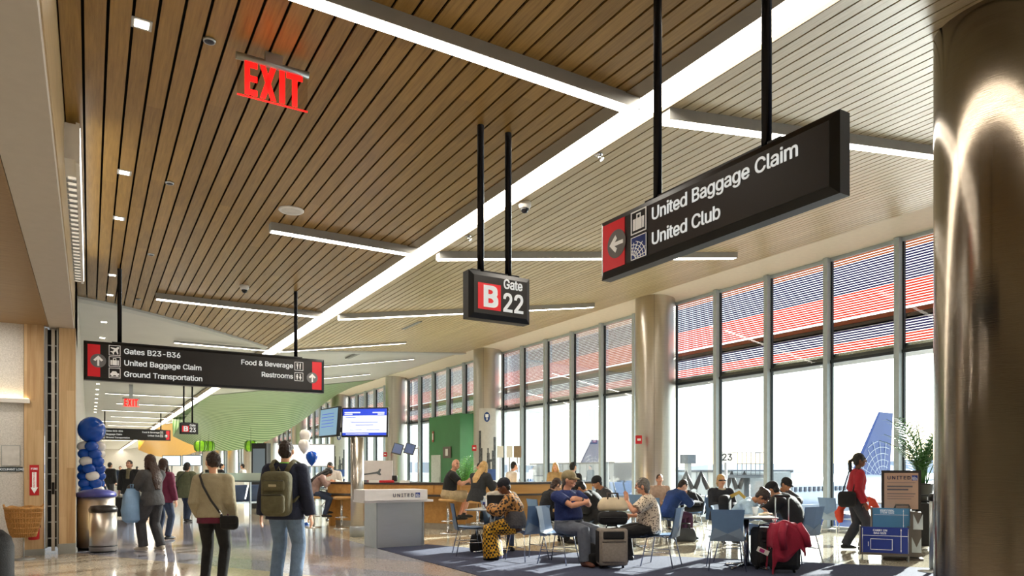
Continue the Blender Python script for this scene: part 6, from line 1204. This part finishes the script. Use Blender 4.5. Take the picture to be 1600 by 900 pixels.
# 3 woman with long brown hair
i3 = person('long', 'person in dark grey jacket and black trousers, long brown hair, holding a blue bag', dep(238, 12.3), -68, 1.7, lean=3, female=True, hair='long', haircol=HBR, skin=SKL, pitch=8, top=cloth('grey_jacket', '4A4A4C', .12), bulk=.034, hem=-.12, legs=CHAR, legbulk=.03, hands=[(-.1, .42, 1.12), (.12, .42, 1.1)], feet=[(-.1, .1, .085), (.12, -.08, .085)], shoecol=M('shoe_pale', 'B9B2A6', .6), shoulder=.18)
p = dep(206, 12.1); t = thing('plastic_bag', 'pale blue bag held out in front of the long haired woman', 'bag', (p.x, p.y, 0), heading(-68)); m = MB()
m.rings([[Vector((w_ * math.cos(a) * (1 + .08 * math.sin(5 * a + z * 9)), d_ * math.sin(a), z)) for a in [2 * PI * k / 22 for k in range(22)]] for w_, d_, z in ((.1, .05, .5), (.17, .09, .55), (.19, .1, .72), (.17, .08, .9), (.14, .05, 1.02), (.1, .03, 1.09))]); m.build('body', M('bag_blue', '7C9DC0', .45, 0, .12, 6, .3, 14), t); MB().tube([(0, -.02, 1.08), (0, -.03, 1.16), (0, .03, 1.16), (0, .02, 1.08)], .012).build('handle', M('bag_blue', '7C9DC0'), t)
person('behind', 'person in maroon top mostly hidden behind the long haired woman', dep(254, 14.2), 10, 1.66, female=True, hair='long2', haircol=HBR, top=cloth('maroon', '6A2440'), topname='shirt', legs=JEANSD, vox=.011, face=False)
# 4 olive parka
i4 = person('parka', 'person in olive green parka and dark jeans walking away in the middle distance', dep(291, 19.2), 3, 1.64, yaw=5, female=True, hair='bob', haircol=HB, top=cloth('parka', '5A5E45', .12), bulk=.05, hem=-.24, legs=JEANSD, legbulk=.008, feet=[(-.09, .12, .085), (.09, -.1, .085)], vox=.011, face=False, pitch=12)
t = worn('shoulder_bag', 'black shoulder bag hanging at the left of the olive parka', 'bag', i4); MB().rbox(-.4, -.24, -.14, .1, .82, 1.06, .05).build('body', BLACKCLOTH, t); MB().tube([(.08, -.16, 1.48), (-.08, -.22, 1.3), (-.28, -.1, 1.05)], .01).build('strap', BLACKP, t)
# 5 man in black jacket facing us
i5 = person('scarf', 'person in open black jacket and jeans facing the camera in the hall', dep(203, 20.6), 172, 1.72, hair='short', haircol=HB, skin=SKM, yaw=10, top=BLK, bulk=.04, hem=-.2, legs=JEANS, legbulk=.016, feet=[(-.1, .16, .085), (.1, -.12, .085)], vox=.011)
m = MB(); m.tube([i5['nb'] - i5['ud'] * .03 + i5['fw'] * .03, i5['nb'] + i5['ud'] * .03], [.1, .085], 16); m.tube([i5['nb'] + i5['fw'] * .1, i5['spine'](.25) + i5['fw'] * .17], [.06, .05]); link('scarf', solid(m, .012, 2), cloth('scarf_olive', '6A644E'), i5['root'])
# 6.. distant walkers
for k, (u, d, hd, H_, tp, lg, l) in enumerate(((171, 31, 10, 1.78, BLK, CHAR, 'distant person in black coat walking away near the blue balloons'), (160, 36, -20, 1.7, BLK, JEANSD, 'distant dark clad person just right of the balloon column'), (247, 40, 180, 1.7, CHAR, JEANSD, 'far walker seen between the brown haired woman and green parka'), (380, 34, -90, 1.74, WH, CHAR, 'distant person in white behind the glass screen'), (214, 52, 0, 1.72, BLK, CHAR, 'tiny far walker above the man in the black jacket'), (345, 30, 60, 1.72, BLK, BLK, 'distant person in black close to the cropped hair woman'), (188, 46, 160, 1.7, JEANSD, CHAR, 'tiny far walker beyond the balloon column in blue'))):
    person('far%d' % k, l, dep(u, d), hd, H_, hair='short', haircol=HB, top=tp, bulk=.035, legs=lg, feet=[(-.1, .14, .085), (.1, -.12, .085)], vox=.014, face=False)
# 7 woman at the bar, left
i7 = person('barleft', 'person with long dark hair in dusty pink top bent over the bar', ST[0], 62, 1.66, 'sit', seat=.77, lean=12, hunch=28, pitch=30, female=True, hair='long', haircol=HB, top=cloth('dusty_pink', '9C8078'), topname='sweater', hem=-.06, legs=JEANSD, legbulk=.008, hands=[(-.12, .36, 1.16), (.12, .36, 1.16)], poles=[(-1, -.2, -.6), (1, -.2, -.6)], feet=[(-.08, .34, .42), (.1, .26, .34)], vox=.01)
person('barback', 'person in white shirt looking down behind the left end of the bar', dep(521, 19.6), 185, 1.72, lean=12, hunch=10, pitch=28, skin=SKM, haircol=HB, top=WH, topname='shirt', legs=BLK, hands=[(-.15, .34, 1.12), (.15, .34, 1.12)], vox=.011)
person('maroonbar', 'person in pinkish maroon shirt standing behind the aeroplane board', dep(592, 18.6), 180, 1.66, haircol=HBR, top=cloth('rose', '9A5468'), topname='shirt', legs=BLK, vox=.011, hands=[(-.3, .2, 1.0), (.2, .25, 1.05)])
# 10 bald man
i10 = person('bald', 'person with shaved head in black shirt and khaki shorts on a bar stool', ST[2], 78, 1.8, 'sit', seat=.77, lean=8, hunch=8, yaw=60, pitch=4, hair='bald', skin=SKM, top=BLK, topname='shirt', sleeve=.42, bulk=.02, belly=.03, hem=-.08, legs=cloth('khaki', 'B29E7C'), legname='shorts', barelegs=True, legbulk=.03, hands=[(-.1, .46, 1.12), (.12, .42, 1.14)], poles=[(-1, -.3, -.8), (1, -.3, -.8)], feet=[(-.1, .26, .36), (.1, .34, .42)], shoename='sandal', vox=.009)
i11 = person('blond', 'person with blond hair in dark coat, back turned, on a bar stool', ST[3], 38, 1.7, 'sit', seat=.77, lean=10, hunch=12, female=True, hair='long2', haircol=HBL, top=cloth('dark_coat', '26282C', .2), bulk=.04, hem=-.16, legs=BLK, hands=[(-.12, .4, 1.14), (.14, .4, 1.14)], feet=[(-.1, .28, .36), (.1, .28, .36)], vox=.01, face=False)
person('darkhead', 'person with dark hair half hidden behind the blond woman', dep(749, 18.2), 160, 1.62, haircol=HB, skin=SKM, top=BLK, legs=BLK, vox=.012)
person('whiteback', 'person in pale shirt with black hair standing beyond the bar by the window', dep(796, 18.6), 65, 1.68, haircol=HB, skin=SKM, top=WH, topname='shirt', legs=CHAR, vox=.011, lean=6, hunch=8)
person('farblond', 'person with blond hair and pale scarf far behind the capped man', dep(868, 20.3), 190, 1.64, female=True, hair='long2', haircol=HBL, top=cloth('tan', 'A98D62'), legs=CHAR, vox=.012)
person('fardark', 'person with black hair and dark jacket right behind the capped man', dep(893, 16.6), 40, 1.62, haircol=HB, top=BLK, legs=CHAR, vox=.012, lean=5, face=False)
# 13 man with laptop
person('laptop', 'person with dark hair and beard looking down behind the open laptop', dep(782, 12.7), 172, 1.74, 'sit', lean=10, hunch=18, pitch=20, haircol=HB, skin=SKT, top=cloth('oat', 'B7AFA2'), topname='shirt', legs=JEANSD, hands=[(-.12, .42, .8), (.12, .42, .8)], poles=[(-1, -.3, -.5), (1, -.3, -.5)], vox=.008, palms=[(0, 0, -1), (0, 0, -1)])
# 14 woman in plaid skirt
i14 = person('plaid', 'person in dark headwrap, spotted top and yellow black plaid skirt holding a phone', dep(806, 11.0), -84, 1.66, 'sit', lean=6, hunch=12, pitch=16, yaw=0, female=True, hair='short', haircol=HB, skin=SKD, cap=('wrap', cloth('wrap_black', '1D1F2A', .2)), top=spots('ocelot_cloth', 'B07C40', '1A1410', '33241A', 22, .8, .12), topname='blouse', bulk=.04, hem=-.02, belly=.02, legs=checker('plaid', 'D9A21E', '1B1714', 27), legname='skirt', hands=[(-.1, .42, .84), (.08, .44, .86)], poles=[(-1, -.2, -.7), (1, -.2, -.7)], feet=[(-.1, .34, .085), (.1, .34, .085)], vox=.008, palms=[(.4, 0, 1), (-.4, 0, 1)])
m = MB(); sp = i14['spine']; m.rings([[sp(t_) + Vector((r * math.cos(a), r * .85 * math.sin(a), 0)) for a in [2 * PI * k / 24 for k in range(24)]] for t_, r in ((.24, .19), (.12, .215), (-.0, .225), (-.05, .2))]); link('tied_jacket', solid(m, .012, 3), cloth('grey_tied', '4A484C', .15), i14['root'])
t = worn('phone', 'pale phone in the hands of the woman in plaid', 'phone', i14); MB().rbox(-.07, .04, .49, .5, .88, 1.0, .004).build('case', M('phone_pale', 'C9CDD6', .3), t)
# 15 suited woman
person('suit', 'person in black suit with dark bobbed hair seated left of the capped man', dep(851, 13.5), 64, 1.68, 'sit', lean=12, hunch=14, pitch=14, female=True, hair='bob', haircol=HBR, skin=SKL, top=BLK, hem=-.14, legs=BLK, hands=[(-.1, .4, .78), (.1, .4, .78)], vox=.009)
# 18 capped man
i18 = person('capman', 'person in tan cap, navy polo and grey jeans sitting with crossed arms', dep(886, 10.65), 138, 1.84, 'sit', lean=-2, hunch=4, yaw=-25, pitch=2, hair='cap', haircol=HGR, skin=SKM, cap=('cap', cloth('cap_tan', '8F8262', .12)), top=cloth('navy_polo', '1E2F66'), topname='polo', sleeve=.42, bulk=.024, belly=.06, hem=-.09, legs=cloth('grey_jeans', '5E6472'), legbulk=.03,
             hands=[(.05, .31, .93), (-.06, .35, .89)], handdir=[Vector((1, -.55, .12)), Vector((-1, -.6, .1))], poles=[(-1, .2, -.6), (1, .2, -.6)], feet=[(-.04, .52, .085), (.12, .46, .085)], curl=.8, palms=[(0, -1, -.2), (0, -1, -.2)], shoecol=M('shoe_rust', '5A3020', .6), vox=.007, shoulder=.21)
m = MB(); el, wr = i18['AR'][0]; d = (wr - el).normalized(); m.tube([wr - d * .035, wr - d * .01], .034, 14); m.build('watch', BLACKP, i18['root'])
# 19 men with dark caps behind
person('cap2', 'person in black jacket and dark cap leaning over behind the cream handbag', dep(938, 13.3), -62, 1.74, 'sit', lean=22, hunch=20, pitch=14, hair='cap', haircol=HB, skin=SKT, cap=('cap', BLK), top=BLK, bulk=.04, legs=BLK, hands=[(-.12, .42, .7), (.12, .42, .7)], vox=.009)
person('cap3', 'person with thick black hair sitting just behind the leaning man in dark cap', dep(955, 14.6), -100, 1.76, 'sit', lean=16, hunch=14, pitch=12, hair='short', haircol=HB, skin=SKT, cap=('knit', BLK), top=CHAR, bulk=.04, legs=BLK, vox=.01)
# 20 woman in spotted blouse
i20 = person('leopard', 'person with short grey hair in spotted blouse sitting with one hand raised', dep(1018, 10.4), -74, 1.66, 'sit', lean=4, hunch=10, yaw=-8, female=True, hair='bob', haircol=HGR, skin=SKM, top=spots('leopard_cloth', 'D8C8B4', '2E2420', '6E5E52', 34), topname='blouse', sleeve=.5, bulk=.035, belly=.05, hem=-.1, legs=BLK, legbulk=.03, hands=[(-.16, .36, 1.0), (.08, .34, .76)], poles=[(-1, .1, -1), (1, -.2, -.8)], feet=[(-.1, .5, .085), (.1, .36, .13)], curl=[.1, .6], palms=[(1, .3, 0), (-1, 0, 0)], handdir=[Vector((0, .15, 1)), None], vox=.007)
# 21 boy in blue
person('boy', 'person in blue and maroon jacket seated at a table by the round column', dep(1044, 14.2), 72, 1.7, 'sit', lean=20, hunch=14, pitch=18, haircol=HDB, skin=SKL, top=cloth('blue_jacket', '1F3A6E'), bulk=.035, legs=cloth('maroon_dark', '4A2440'), hands=[(-.1, .46, .8), (.12, .46, .8)], poles=[(-1, -.3, -.5), (1, -.3, -.5)], vox=.009)
person('colface', 'person facing us in front of the round column behind the boy', dep(1030, 16.9), 178, 1.66, 'sit', haircol=HBR, skin=SKM, top=cloth('pale_top', 'B59A86'), topname='shirt', legs=CHAR, vox=.012)
person('downhead', 'person with black hair bent low over the table beyond the boy', dep(1096, 16.2), -90, 1.66, 'sit', lean=30, hunch=26, pitch=34, haircol=HB, skin=SKL, top=BLK, legs=BLK, vox=.011)
# 24 blond woman with sunglasses
i24 = person('sunglass', 'person with blond hair and sunglasses in a dark jacket with pale collar', dep(1126, 13.9), 176, 1.68, 'sit', lean=2, female=True, hair='bob', haircol=HBL, skin=SKL, top=cloth('ink', '22252E', .2), bulk=.04, legs=JEANSD, vox=.009)
m = MB(); h_ = i24; m.tube([h_['hc'] - h_['hl'] * .075 + h_['hf'] * .02 + h_['hup'] * .01, h_['hc'] - h_['hl'] * .06 + h_['hf'] * .085 + h_['hup'] * .008, h_['hc'] + h_['hf'] * .104 + h_['hup'] * .012, h_['hc'] + h_['hl'] * .06 + h_['hf'] * .085 + h_['hup'] * .008, h_['hc'] + h_['hl'] * .075 + h_['hf'] * .02 + h_['hup'] * .01], [.004, .017, .008, .017, .004], 8); m.build('sunglasses', BLACKP, h_['root'])
m = MB(); m.tube([h_['nb'] - h_['ud'] * .05, h_['nb'] + h_['ud'] * .02], [.12, .1], 16); link('collar', solid(m, .01, 2), cloth('fleece', 'C9B99C'), h_['root'])
copy_tree(CH0[0], dep(1126, 13.9), heading(176), 'shell chair under the blond woman in sunglasses')
# 25 leaning woman
i25 = person('lean', 'person with pulled back dark hair and pale blue sleeves leaning over the near table', dep(1146, 10.85), 118, 1.68, 'sit', lean=24, hunch=22, pitch=34, female=True, hair='bun', haircol=HDB, skin=SKT, top=cloth('pale_blue', 'A9C4DA'), topname='shirt', bulk=.026, legs=JEANS, hands=[(-.1, .46, .8), (.12, .44, .82)], poles=[(-1, -.2, -.6), (1, -.2, -.6)], vox=.008)
copy_tree(CH0[0], dep(1146, 10.85), heading(118), 'shell chair under the leaning woman in pale blue sleeves')
t = worn('backpack', 'dark backpack with mustard strap on the shoulder of the leaning woman', 'backpack', i25); MB().rbox(-.2, .12, -.22, -.06, .72, 1.06, .06).build('body', BLACKCLOTH, t); MB().tube([(-.2, -.1, 1.02), (-.26, .04, 1.1), (-.28, .16, .98), (-.26, .1, .74), (-.18, -.1, .72)], [(.03, .01)] * 5, 8).build('strap', M('strap_mustard', 'B08B3A', .6), t)
# 26, 27 men with caps
person('cap4', 'person in black jacket and dark cap, back turned, on the right hand shell chair', dep(1245, 10.95), -46, 1.76, 'sit', lean=20, hunch=20, pitch=8, hair='cap', haircol=HB, skin=SKT, cap=('cap', BLK), top=BLK, bulk=.045, legs=JEANSD, hands=[(-.14, .44, .82), (.14, .44, .82)], poles=[(-1, -.2, -.4), (1, -.2, -.4)], vox=.008)
person('cap5', 'person in dark clothes and black cap across the table from the other capped man', dep(1208, 13.7), 150, 1.74, 'sit', lean=18, hunch=12, pitch=6, hair='cap', haircol=HB, skin=SKT, cap=('cap', BLK), top=CHAR, bulk=.045, legs=JEANSD, hands=[(-.16, .42, .82), (.16, .42, .82)], poles=[(-1, -.2, -.3), (1, -.2, -.3)], vox=.009)
copy_tree(CH0[0], dep(1208, 13.7), heading(150), 'shell chair under the far capped man at the table')
# 28 woman in red
i28 = person('red', 'person in red blouse and dark trousers walking right, ponytail, black bag', dep(1337, 12.35), 106, 1.72, lean=4, female=True, hair='pony', haircol=HB, skin=SKD, top=cloth('red_blouse', 'A6222E'), topname='blouse', bulk=.026, hem=-.06, legs=cloth('slate_trousers', '30323A'), legbulk=.028, hands=[(-.24, .16, .96), (.25, .1, .86)], feet=[(-.06, -.16, .1), (.08, .1, .085)], vox=.008)
t = worn('shoulder_bag', 'round black handbag at the side of the woman in red', 'bag', i28); MB().rbox(.22, .36, -.34, -.04, .78, 1.06, .07).build('body', BLACKCLOTH, t); MB().tube([(.27, -.26, 1.03), (.2, -.12, 1.48), (.2, .02, 1.46), (.27, -.1, 1.03)], .011).build('strap', BLACKP, t)
t = worn('orange_cloth', 'orange red cloth hanging from the arm of the woman in red', 'cloth', i28); m = MB(); m.tube([(.3, .14, .95), (.34, .2, .9), (.36, .22, .8), (.34, .24, .7)], [.03, .06, .085, .04], 14); m.ball((.33, .26, .78), .06); link('cloth', solid(m, .011, 3), M('cloth_orange', 'D4482E', .8, 0, .15, 12, .4, 30), t); m = MB(); m.tube([(-.16, -.1, .84), (-.14, -.22, .74), (-.12, -.25, .6), (-.1, -.23, .48)], [.03, .06, .075, .04], 14); m.ball((-.14, -.28, .66), .05); link('tail', solid(m, .011, 3), M('cloth_orange', 'D4482E'), t)

copy_tree(CH0[0], dep(1030, 16.9), heading(178), 'shell chair under the person facing us before the round column')
# ------------------------------------------------------------------ outside: apron, land, bridge, aircraft
GZ = -4.2
tag(MB().box(15.7, 900, -700, 900, GZ - .2, GZ).build('ground_apron', M('apron_concrete', 'B9B8B2', .45, 0, .12, .05)), kind='structure')
tag(MB().box(900, 3500, -2500, 3500, GZ - .6, GZ - .3).build('water_bay', M('bay_water', '7F93A8', .25, 0, .1, .02)), kind='structure')
tag(MB().box(15.1, 15.7, -14, 141, GZ, -.05).build('wall_outside', M('outer_wall', 'A8A49C', .6, 0, .06)), kind='structure')
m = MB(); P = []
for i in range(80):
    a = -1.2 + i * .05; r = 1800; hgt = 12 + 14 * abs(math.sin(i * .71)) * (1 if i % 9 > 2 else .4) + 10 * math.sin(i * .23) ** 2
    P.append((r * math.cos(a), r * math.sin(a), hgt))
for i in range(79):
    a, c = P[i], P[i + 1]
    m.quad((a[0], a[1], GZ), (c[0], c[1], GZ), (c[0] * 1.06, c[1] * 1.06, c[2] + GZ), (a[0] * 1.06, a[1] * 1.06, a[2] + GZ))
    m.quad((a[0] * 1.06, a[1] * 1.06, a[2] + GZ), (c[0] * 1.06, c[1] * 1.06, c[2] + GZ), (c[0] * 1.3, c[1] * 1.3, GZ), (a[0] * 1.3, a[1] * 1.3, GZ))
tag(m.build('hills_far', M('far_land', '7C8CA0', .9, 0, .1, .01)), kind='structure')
PW = M('plane_white', 'CFD6E2', .3, 0, .03, .3); PB = M('plane_blue', '2A427C', .4, 0, .08, .4); PG = M('plane_grey', '8F98A6', .35, .2, .05)
def airliner(loc, rz, label, blue_top):
    """nose towards local +X, tail fin over local origin"""
    t = thing('airliner', label, 'aeroplane', loc, rz)
    r = 2.0; m = MB()
    prof = [(-7, .25, 1.3), (-5, .9, .9), (-2, 1.5, .45), (2, 1.9, .1), (6, 2.0, 0), (28, 2.0, 0), (31, 1.75, -.15), (33, 1.2, -.4), (34.2, .5, -.6), (34.5, .05, -.65)]
    m.rings([[Vector((x, k * math.cos(2 * PI * j / 28), c + k * math.sin(2 * PI * j / 28))) for j in range(28)] for x, k, c in prof]); m.build('fuselage', PW, t)
    m = MB()
    for sgn in (1, -1):
        for i in range(34): m.box(4 + i * .72, 4.28 + i * .72, sgn * 1.96 - .06, sgn * 1.96 + .06, .55, .95)
    m.build('windows', M('plane_window', '3A4250', .2), t)
    fin = [(-4.6, 1.3), (2.6, 1.75), (-2.9, 8.3), (-5.6, 8.3)]
    m = MB(); T = frame_T((0, 0, 0), (1, 0, 0), (0, 0, 1))
    m.rings([[T @ Vector((x, z, -k)) for (x, z), k in zip(fin, (.22, .22, .1, .1))], [T @ Vector((x, z, k)) for (x, z), k in zip(fin, (.22, .22, .1, .1))]], True, True, None, False)
    f = m.build('fin', PB, t)
    for sgn in (1, -1):
        g = MB(); TT = frame_T((0, sgn * .25, 0), (1, 0, 0), (0, 0, 1)) if sgn < 0 else frame_T((0, sgn * .25, 0), (-1, 0, 0), (0, 0, 1))
        k_ = 1 if sgn < 0 else -1
        def inside(x, z):
            if not 1.75 < z < 5.3: return False
            xl = 2.6 + (z - 1.75) * (-5.5 / 6.55); xr = -4.6 + (z - 1.3) * (-1.0 / 7)
            return xr + .5 < x < xl - .2
        segs = []
        for rr in (1.2, 2.0, 2.8, 3.6, 4.4, 5.2):
            for i in range(30):
                a0, a1 = PI * i / 30, PI * (i + 1) / 30; segs.append(((-3.2 + rr * math.cos(a0), 1.2 + rr * .8 * math.sin(a0)), (-3.2 + rr * math.cos(a1), 1.2 + rr * .8 * math.sin(a1))))
        for a in range(12):
            an = PI * (a + .5) / 12
            for i in range(12): segs.append(((-3.2 + (.4 + i * .42) * math.cos(an), 1.2 + (.4 + i * .42) * .8 * math.sin(an)), (-3.2 + (.82 + i * .42) * math.cos(an), 1.2 + (.82 + i * .42) * .8 * math.sin(an))))
        for p, q in segs:
            if inside(*p) and inside(*q): g.tube([(p[0], sgn * .2, p[1]), (q[0], sgn * .2, q[1])], .035, 4)
        g.build('tail_lines', M('tail_line', 'C9CFD8', .4), f)
    for sgn in (1, -1):
        m = MB(); Q = [(-5.4, .2), (-2.4, .3), (-5.0, 5.6), (-6.4, 5.6)]
        m.rings([[Vector((x, sgn * (y + .2), 1.0 + y * .1 - k)) for (x, y), k in zip(Q, (.14, .14, .05, .05))], [Vector((x, sgn * (y + .2), 1.0 + y * .1 + k)) for (x, y), k in zip(Q, (.14, .14, .05, .05))]], True, True, None, False); m.build('tailplane', PG, t)
        m = MB(); Q = [(12, .5), (19.5, .5), (11.2, 14.5), (9.4, 14.5)]
        m.rings([[Vector((x, sgn * (y + 1.2), -1.0 + y * .09 - k)) for (x, y), k in zip(Q, (.4, .4, .1, .1))], [Vector((x, sgn * (y + 1.2), -1.0 + y * .09 + k)) for (x, y), k in zip(Q, (.4, .4, .1, .1))]], True, True, None, False); m.build('wing', PG, t)
        m = MB(); m.rings([[Vector((x, sgn * 5.6 + k * math.cos(2 * PI * j / 20), -2.0 + k * math.sin(2 * PI * j / 20))) for j in range(20)] for x, k in ((13, .5), (14.5, .85), (17.5, 1.0), (18.2, .9))]); m.build('engine', PB, t)
    for x, y in ((13, 2.4), (13, -2.4), (30, 0)): MB().cyl((x, y - .2, -2.75), (x, y + .2, -2.75), .5, n=18).cyl((x, y, -2.7), (x, y, -1), .12).build('wheel', BLACKP, t)
    return t
def tail_at(u, v, d): return at(u, v, d)
p = tail_at(1352, 744, 70); airliner((p.x, p.y, GZ + 3.25), math.radians(186), 'white airliner parked outside with blue tail beside the walking woman in red', True)
p = tail_at(912, 727, 135); airliner((p.x, p.y, GZ + 3.25), math.radians(200), 'farther airliner whose dark blue tail shows left of the round column', True)
# jet bridge
JB = M('bridge_grey', 'C3C9CB', .45, .2, .06, .6); JD = M('bridge_dark', '5C636A', .5, .3)
def bridge(a, c, w, h, label):
    a, c = Vector(a), Vector(c); dd = c - a; L_ = dd.length; rz = math.atan2(dd.y, dd.x)
    t = thing('jet_bridge', label, 'jet bridge', (a.x, a.y, a.z), rz)
    m = MB().box(0, L_ * .55, -w / 2, w / 2, 0, h).box(L_ * .5, L_, -w * .42, w * .42, .12, h - .15); m.build('tunnel', JB, t)
    m = MB()
    for i in range(int(L_ / 1.2)): m.box(i * 1.2, i * 1.2 + .08, -w / 2 - .05, w / 2 + .05, -.05, h + .05)
    m.build('ribs', M('bridge_rib', 'AEB6BA', .45, .3), t)
    MB().box(-.1, L_, -w / 2 - .08, -w / 2, h, h + .12).box(-.1, L_, w / 2, w / 2 + .08, h, h + .12).box(0, L_, -w / 2 - .04, w / 2 + .04, -.25, 0).build('rail', JD, t)
    MB().box(L_ * .7, L_ * .7 + .7, -.9, .9, -(a.z - GZ), 0).build('column_lift', JD, t)
    return t
a = at(1190, 770, 33); c = at(1060, 778, 42)
jb = bridge((a.x, a.y, -1.6), (c.x, c.y, -1.6), 3.0, 2.9, 'pale jet bridge behind the seats with dark looped hoses on its side')
a = at(985, 790, 60); c = at(850, 790, 76)
bridge((a.x, a.y, -1.2), (c.x, c.y, -.4), 3.2, 3.2, 'long pale jet bridge seen below the far dark blue tail')
bpy.context.view_layer.update()
# hoses, cage, mast and gate number of the near bridge
iv = jb.matrix_basis.inverted()
for u0, u1, u2 in ((1062, 1072, 1082), (1086, 1095, 1106), (1135, 1143, 1151), (1155, 1163, 1170)):
    P = [at(u0, 764, 30.5), at((u0 + u1) / 2, 752, 30.5), at(u1, 738, 30.5), at((u1 + u2) / 2, 752, 30.5), at(u2, 764, 30.5)]
    MB().tube([iv @ q for q in P], .1, 8).build('hose', BLACKP, jb)
c = at(1167, 742, 28.6); t = thing('lift_cage', 'grey wire access cage standing over the jet bridge', 'cage', (c.x, c.y, GZ), -TH)
m = MB()
for i in range(7): m.box(-.55 + i * .18, -.53 + i * .18, -.5, -.47, 5.4, 6.3)
for z in (5.4, 5.85, 6.3): m.box(-.55, .55, -.5, -.47, z, z + .03)
for x in (-.55, .52): m.box(x, x + .03, -.5, .5, 5.4, 5.43).box(x, x + .03, -.5, .5, 6.3, 6.33)
m.build('mesh_side', JD, t); MB().box(-.6, .6, -.55, .55, 5.3, 5.4).cyl((0, 0, 0), (0, 0, 5.3), .12).build('platform', JD, t)
c = at(1075, 735, 36); t = thing('beacon_mast', 'short grey mast with a dark box on the jet bridge roof', 'mast', (c.x, c.y, 1.25)); MB().box(-.12, .12, -.12, .12, -2.0, .55).build('post', GREYP, t); MB().box(-.28, .28, -.28, .28, .5, .95).build('box', JD, t)
c = at(1134, 714, 26); t = thing('gate_number', 'white plate with the number 23 outside the window', 'sign', (c.x, c.y, c.z), -TH)
MB().box(-.2, .2, -.02, .02, -.18, .2).build('plate', WHITE, t); put('numerals', t, frame_T((-.17, -.03, -.13), (1, 0, 0), (0, 0, 1)), M('numeral_dark', '2C3038', .6), [('t', '23', 0, 0, .34, .012)]); MB().cyl((0, 0, -.2), (0, 0, c.z * -1 + GZ), .05).build('post', GREYP, t)
bpy.context.view_layer.update()
